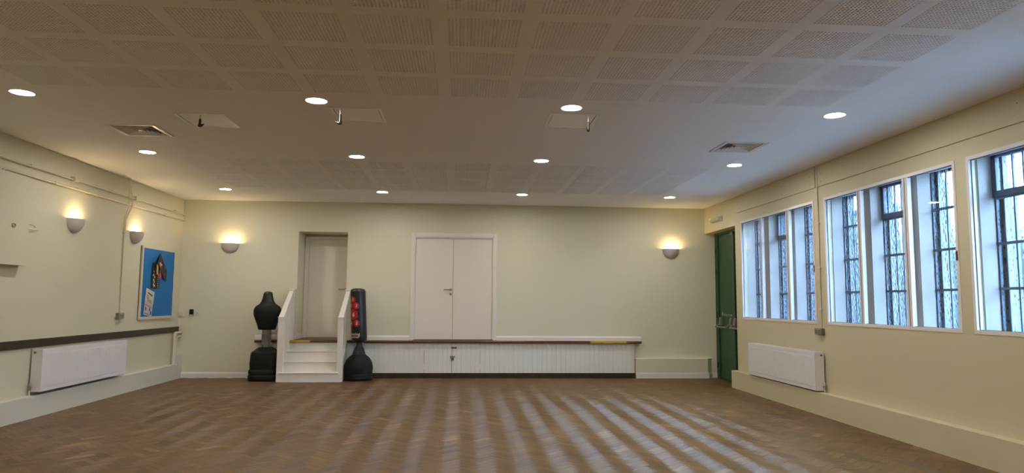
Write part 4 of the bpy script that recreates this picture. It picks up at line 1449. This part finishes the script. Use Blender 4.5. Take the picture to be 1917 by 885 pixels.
xs = bx0 + 0.002
LN = [(11.69, 1.508, 11.86, 1.452, 0.024), (11.66, 1.475, 11.72, 1.455, 0.010), (11.66, 1.452, 11.74, 1.425, 0.010), (11.655, 1.428, 11.84, 1.365, 0.010), (11.68, 1.392, 11.82, 1.345, 0.010)]
notice([(11.588, 1.396), (11.624, 1.597), (11.934, 1.528), (11.905, 1.332)], xs + 0.003, 'white typed notice pinned low on the blue noticeboard, upper of two', M['paper'], LN)
LN2 = [(11.62, 1.33, 11.87, 1.272, 0.006), (11.62, 1.315, 11.85, 1.26, 0.005), (11.61, 1.19, 11.80, 1.155, 0.005), (11.61, 1.178, 11.78, 1.145, 0.005)]
notice([(11.576, 1.165), (11.60, 1.40), (11.906, 1.34), (11.866, 1.12)], xs, 'pale printed leaflet hanging under the typed notice', M['paper_pink'], LN2,
       [(11.83, 1.185, 0.030, M['ink_blue']), (11.64, 1.275, 0.018, M['ink']), (11.64, 1.25, 0.018, M['ink']), (11.79, 1.255, 0.018, M['ink']), (11.79, 1.23, 0.018, M['ink'])])

# ================================================================== WALL CABINET at the picture's edge
t = thing('wall_cabinet', 'plain white wall cabinet below the pipes, cut off by the picture edge', 'cabinet', (XL, 7.5, 1.79))
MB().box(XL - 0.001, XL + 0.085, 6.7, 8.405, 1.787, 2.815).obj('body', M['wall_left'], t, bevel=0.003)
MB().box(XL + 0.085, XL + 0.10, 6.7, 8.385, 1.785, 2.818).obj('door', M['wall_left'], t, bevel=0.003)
rg = MB()
n = 20
rg.tube([(XL + 0.104, 8.10 + 0.028 * cos(2 * pi * k / n), 2.232 + 0.020 * sin(2 * pi * k / n)) for k in range(n + 1)], 0.006, 8)
rg.obj('finger_ring', M['steel'], t, smooth=True)
mb = MB().tube([(XL + 0.03, 8.405, 2.285), (XL + 0.03, 8.52, 2.29), (XL + 0.03, 8.60, 2.278), (XL + 0.03, 8.62, 2.262)], 0.010, 8)
mb.box(XL, XL + 0.045, 8.405, 8.53, 2.225, 2.255).tube([(XL + 0.03, 8.52, 2.25), (XL + 0.03, 8.56, 2.225), (XL + 0.03, 8.68, 2.238)], 0.007, 8)
mb.obj('catch', M['plastic'], t, smooth=True)

# ================================================================== OUTSIDE
struct(box('ground', M['tar'], XR + 0.345, 60, -40, 60, -0.9, -0.6))


def blob(c, r, seed, sub=3):
    rnd = random.Random(seed)
    bm = bmesh.new()
    bmesh.ops.create_icosphere(bm, subdivisions=sub, radius=1.0)
    ph = [rnd.uniform(0, 6.28) for _ in range(9)]
    vs_ = []
    for v in bm.verts:
        d = v.co
        k = 1 + 0.12 * sin(5 * d.x + ph[0]) * sin(6 * d.y + ph[1]) + 0.10 * sin(11 * d.z + ph[2]) * sin(9 * d.x + ph[3]) + 0.07 * sin(17 * d.y + ph[4]) + rnd.uniform(-0.06, 0.06)
        vs_.append((c[0] + r * d.x * k, c[1] + r * d.y * k, c[2] + r * d.z * k))
    fs_ = [tuple(v.index for v in f.verts) for f in bm.faces]
    bm.free()
    return vs_, fs_


def tree(x, y, h, r, seed, label):
    t = thing('tree', label, 'tree', (x, y, -0.6), 'trees outside the windows')
    MB().tube([(x, y, -0.6), (x + 0.1, y, h * 0.35), (x, y + 0.1, h * 0.7)], [0.16, 0.12, 0.06], 8).obj('trunk', M['bark'], t, smooth=True)
    mb = MB()
    rnd = random.Random(seed)
    for k in range(7):
        c = (x + rnd.uniform(-r, r) * 0.7, y + rnd.uniform(-r, r) * 0.7, h * rnd.uniform(0.45, 0.9))
        mb.add(*blob(c, r * rnd.uniform(0.45, 0.75), seed * 10 + k, 3))
    mb.obj('foliage', M['leaf'], t)


names = ['dark tree blurred behind the obscure glass nearest the green door', 'dark tree blurred behind the obscure glass of the middle window',
         'dark tree blurred behind the window cut off by the picture edge']
for k, (x, y, h, r) in enumerate([(14.5, 27.0, 4.6, 1.9), (14.5, 19.5, 4.4, 1.9), (14.8, 12.0, 4.6, 2.0)]):
    tree(x, y, h, r, k + 1, names[k])
hd = thing('added_hedge', 'added dark foliage row screening bright sky behind the obscure window glass', 'added_hedge', (9.4, 17.0, -0.6))  # foliage row added to hide the bright sky behind the glass
mb = MB()
rnd = random.Random(5)
for k in range(30):
    y = 3.0 + k * 1.0
    mb.add(*blob((9.4 + rnd.uniform(-0.15, 0.15), y, rnd.uniform(0.35, 0.55)), 1.0, 200 + k, 3))
    mb.add(*blob((9.5 + rnd.uniform(-0.15, 0.15), y + 0.4, rnd.uniform(1.5, 1.85)), 0.92, 300 + k, 3))
    mb.add(*blob((9.6 + rnd.uniform(-0.15, 0.15), y + 0.1, rnd.uniform(2.5, 2.8)), 0.85, 400 + k, 3))
mb.obj('foliage', M['leaf'], hd)
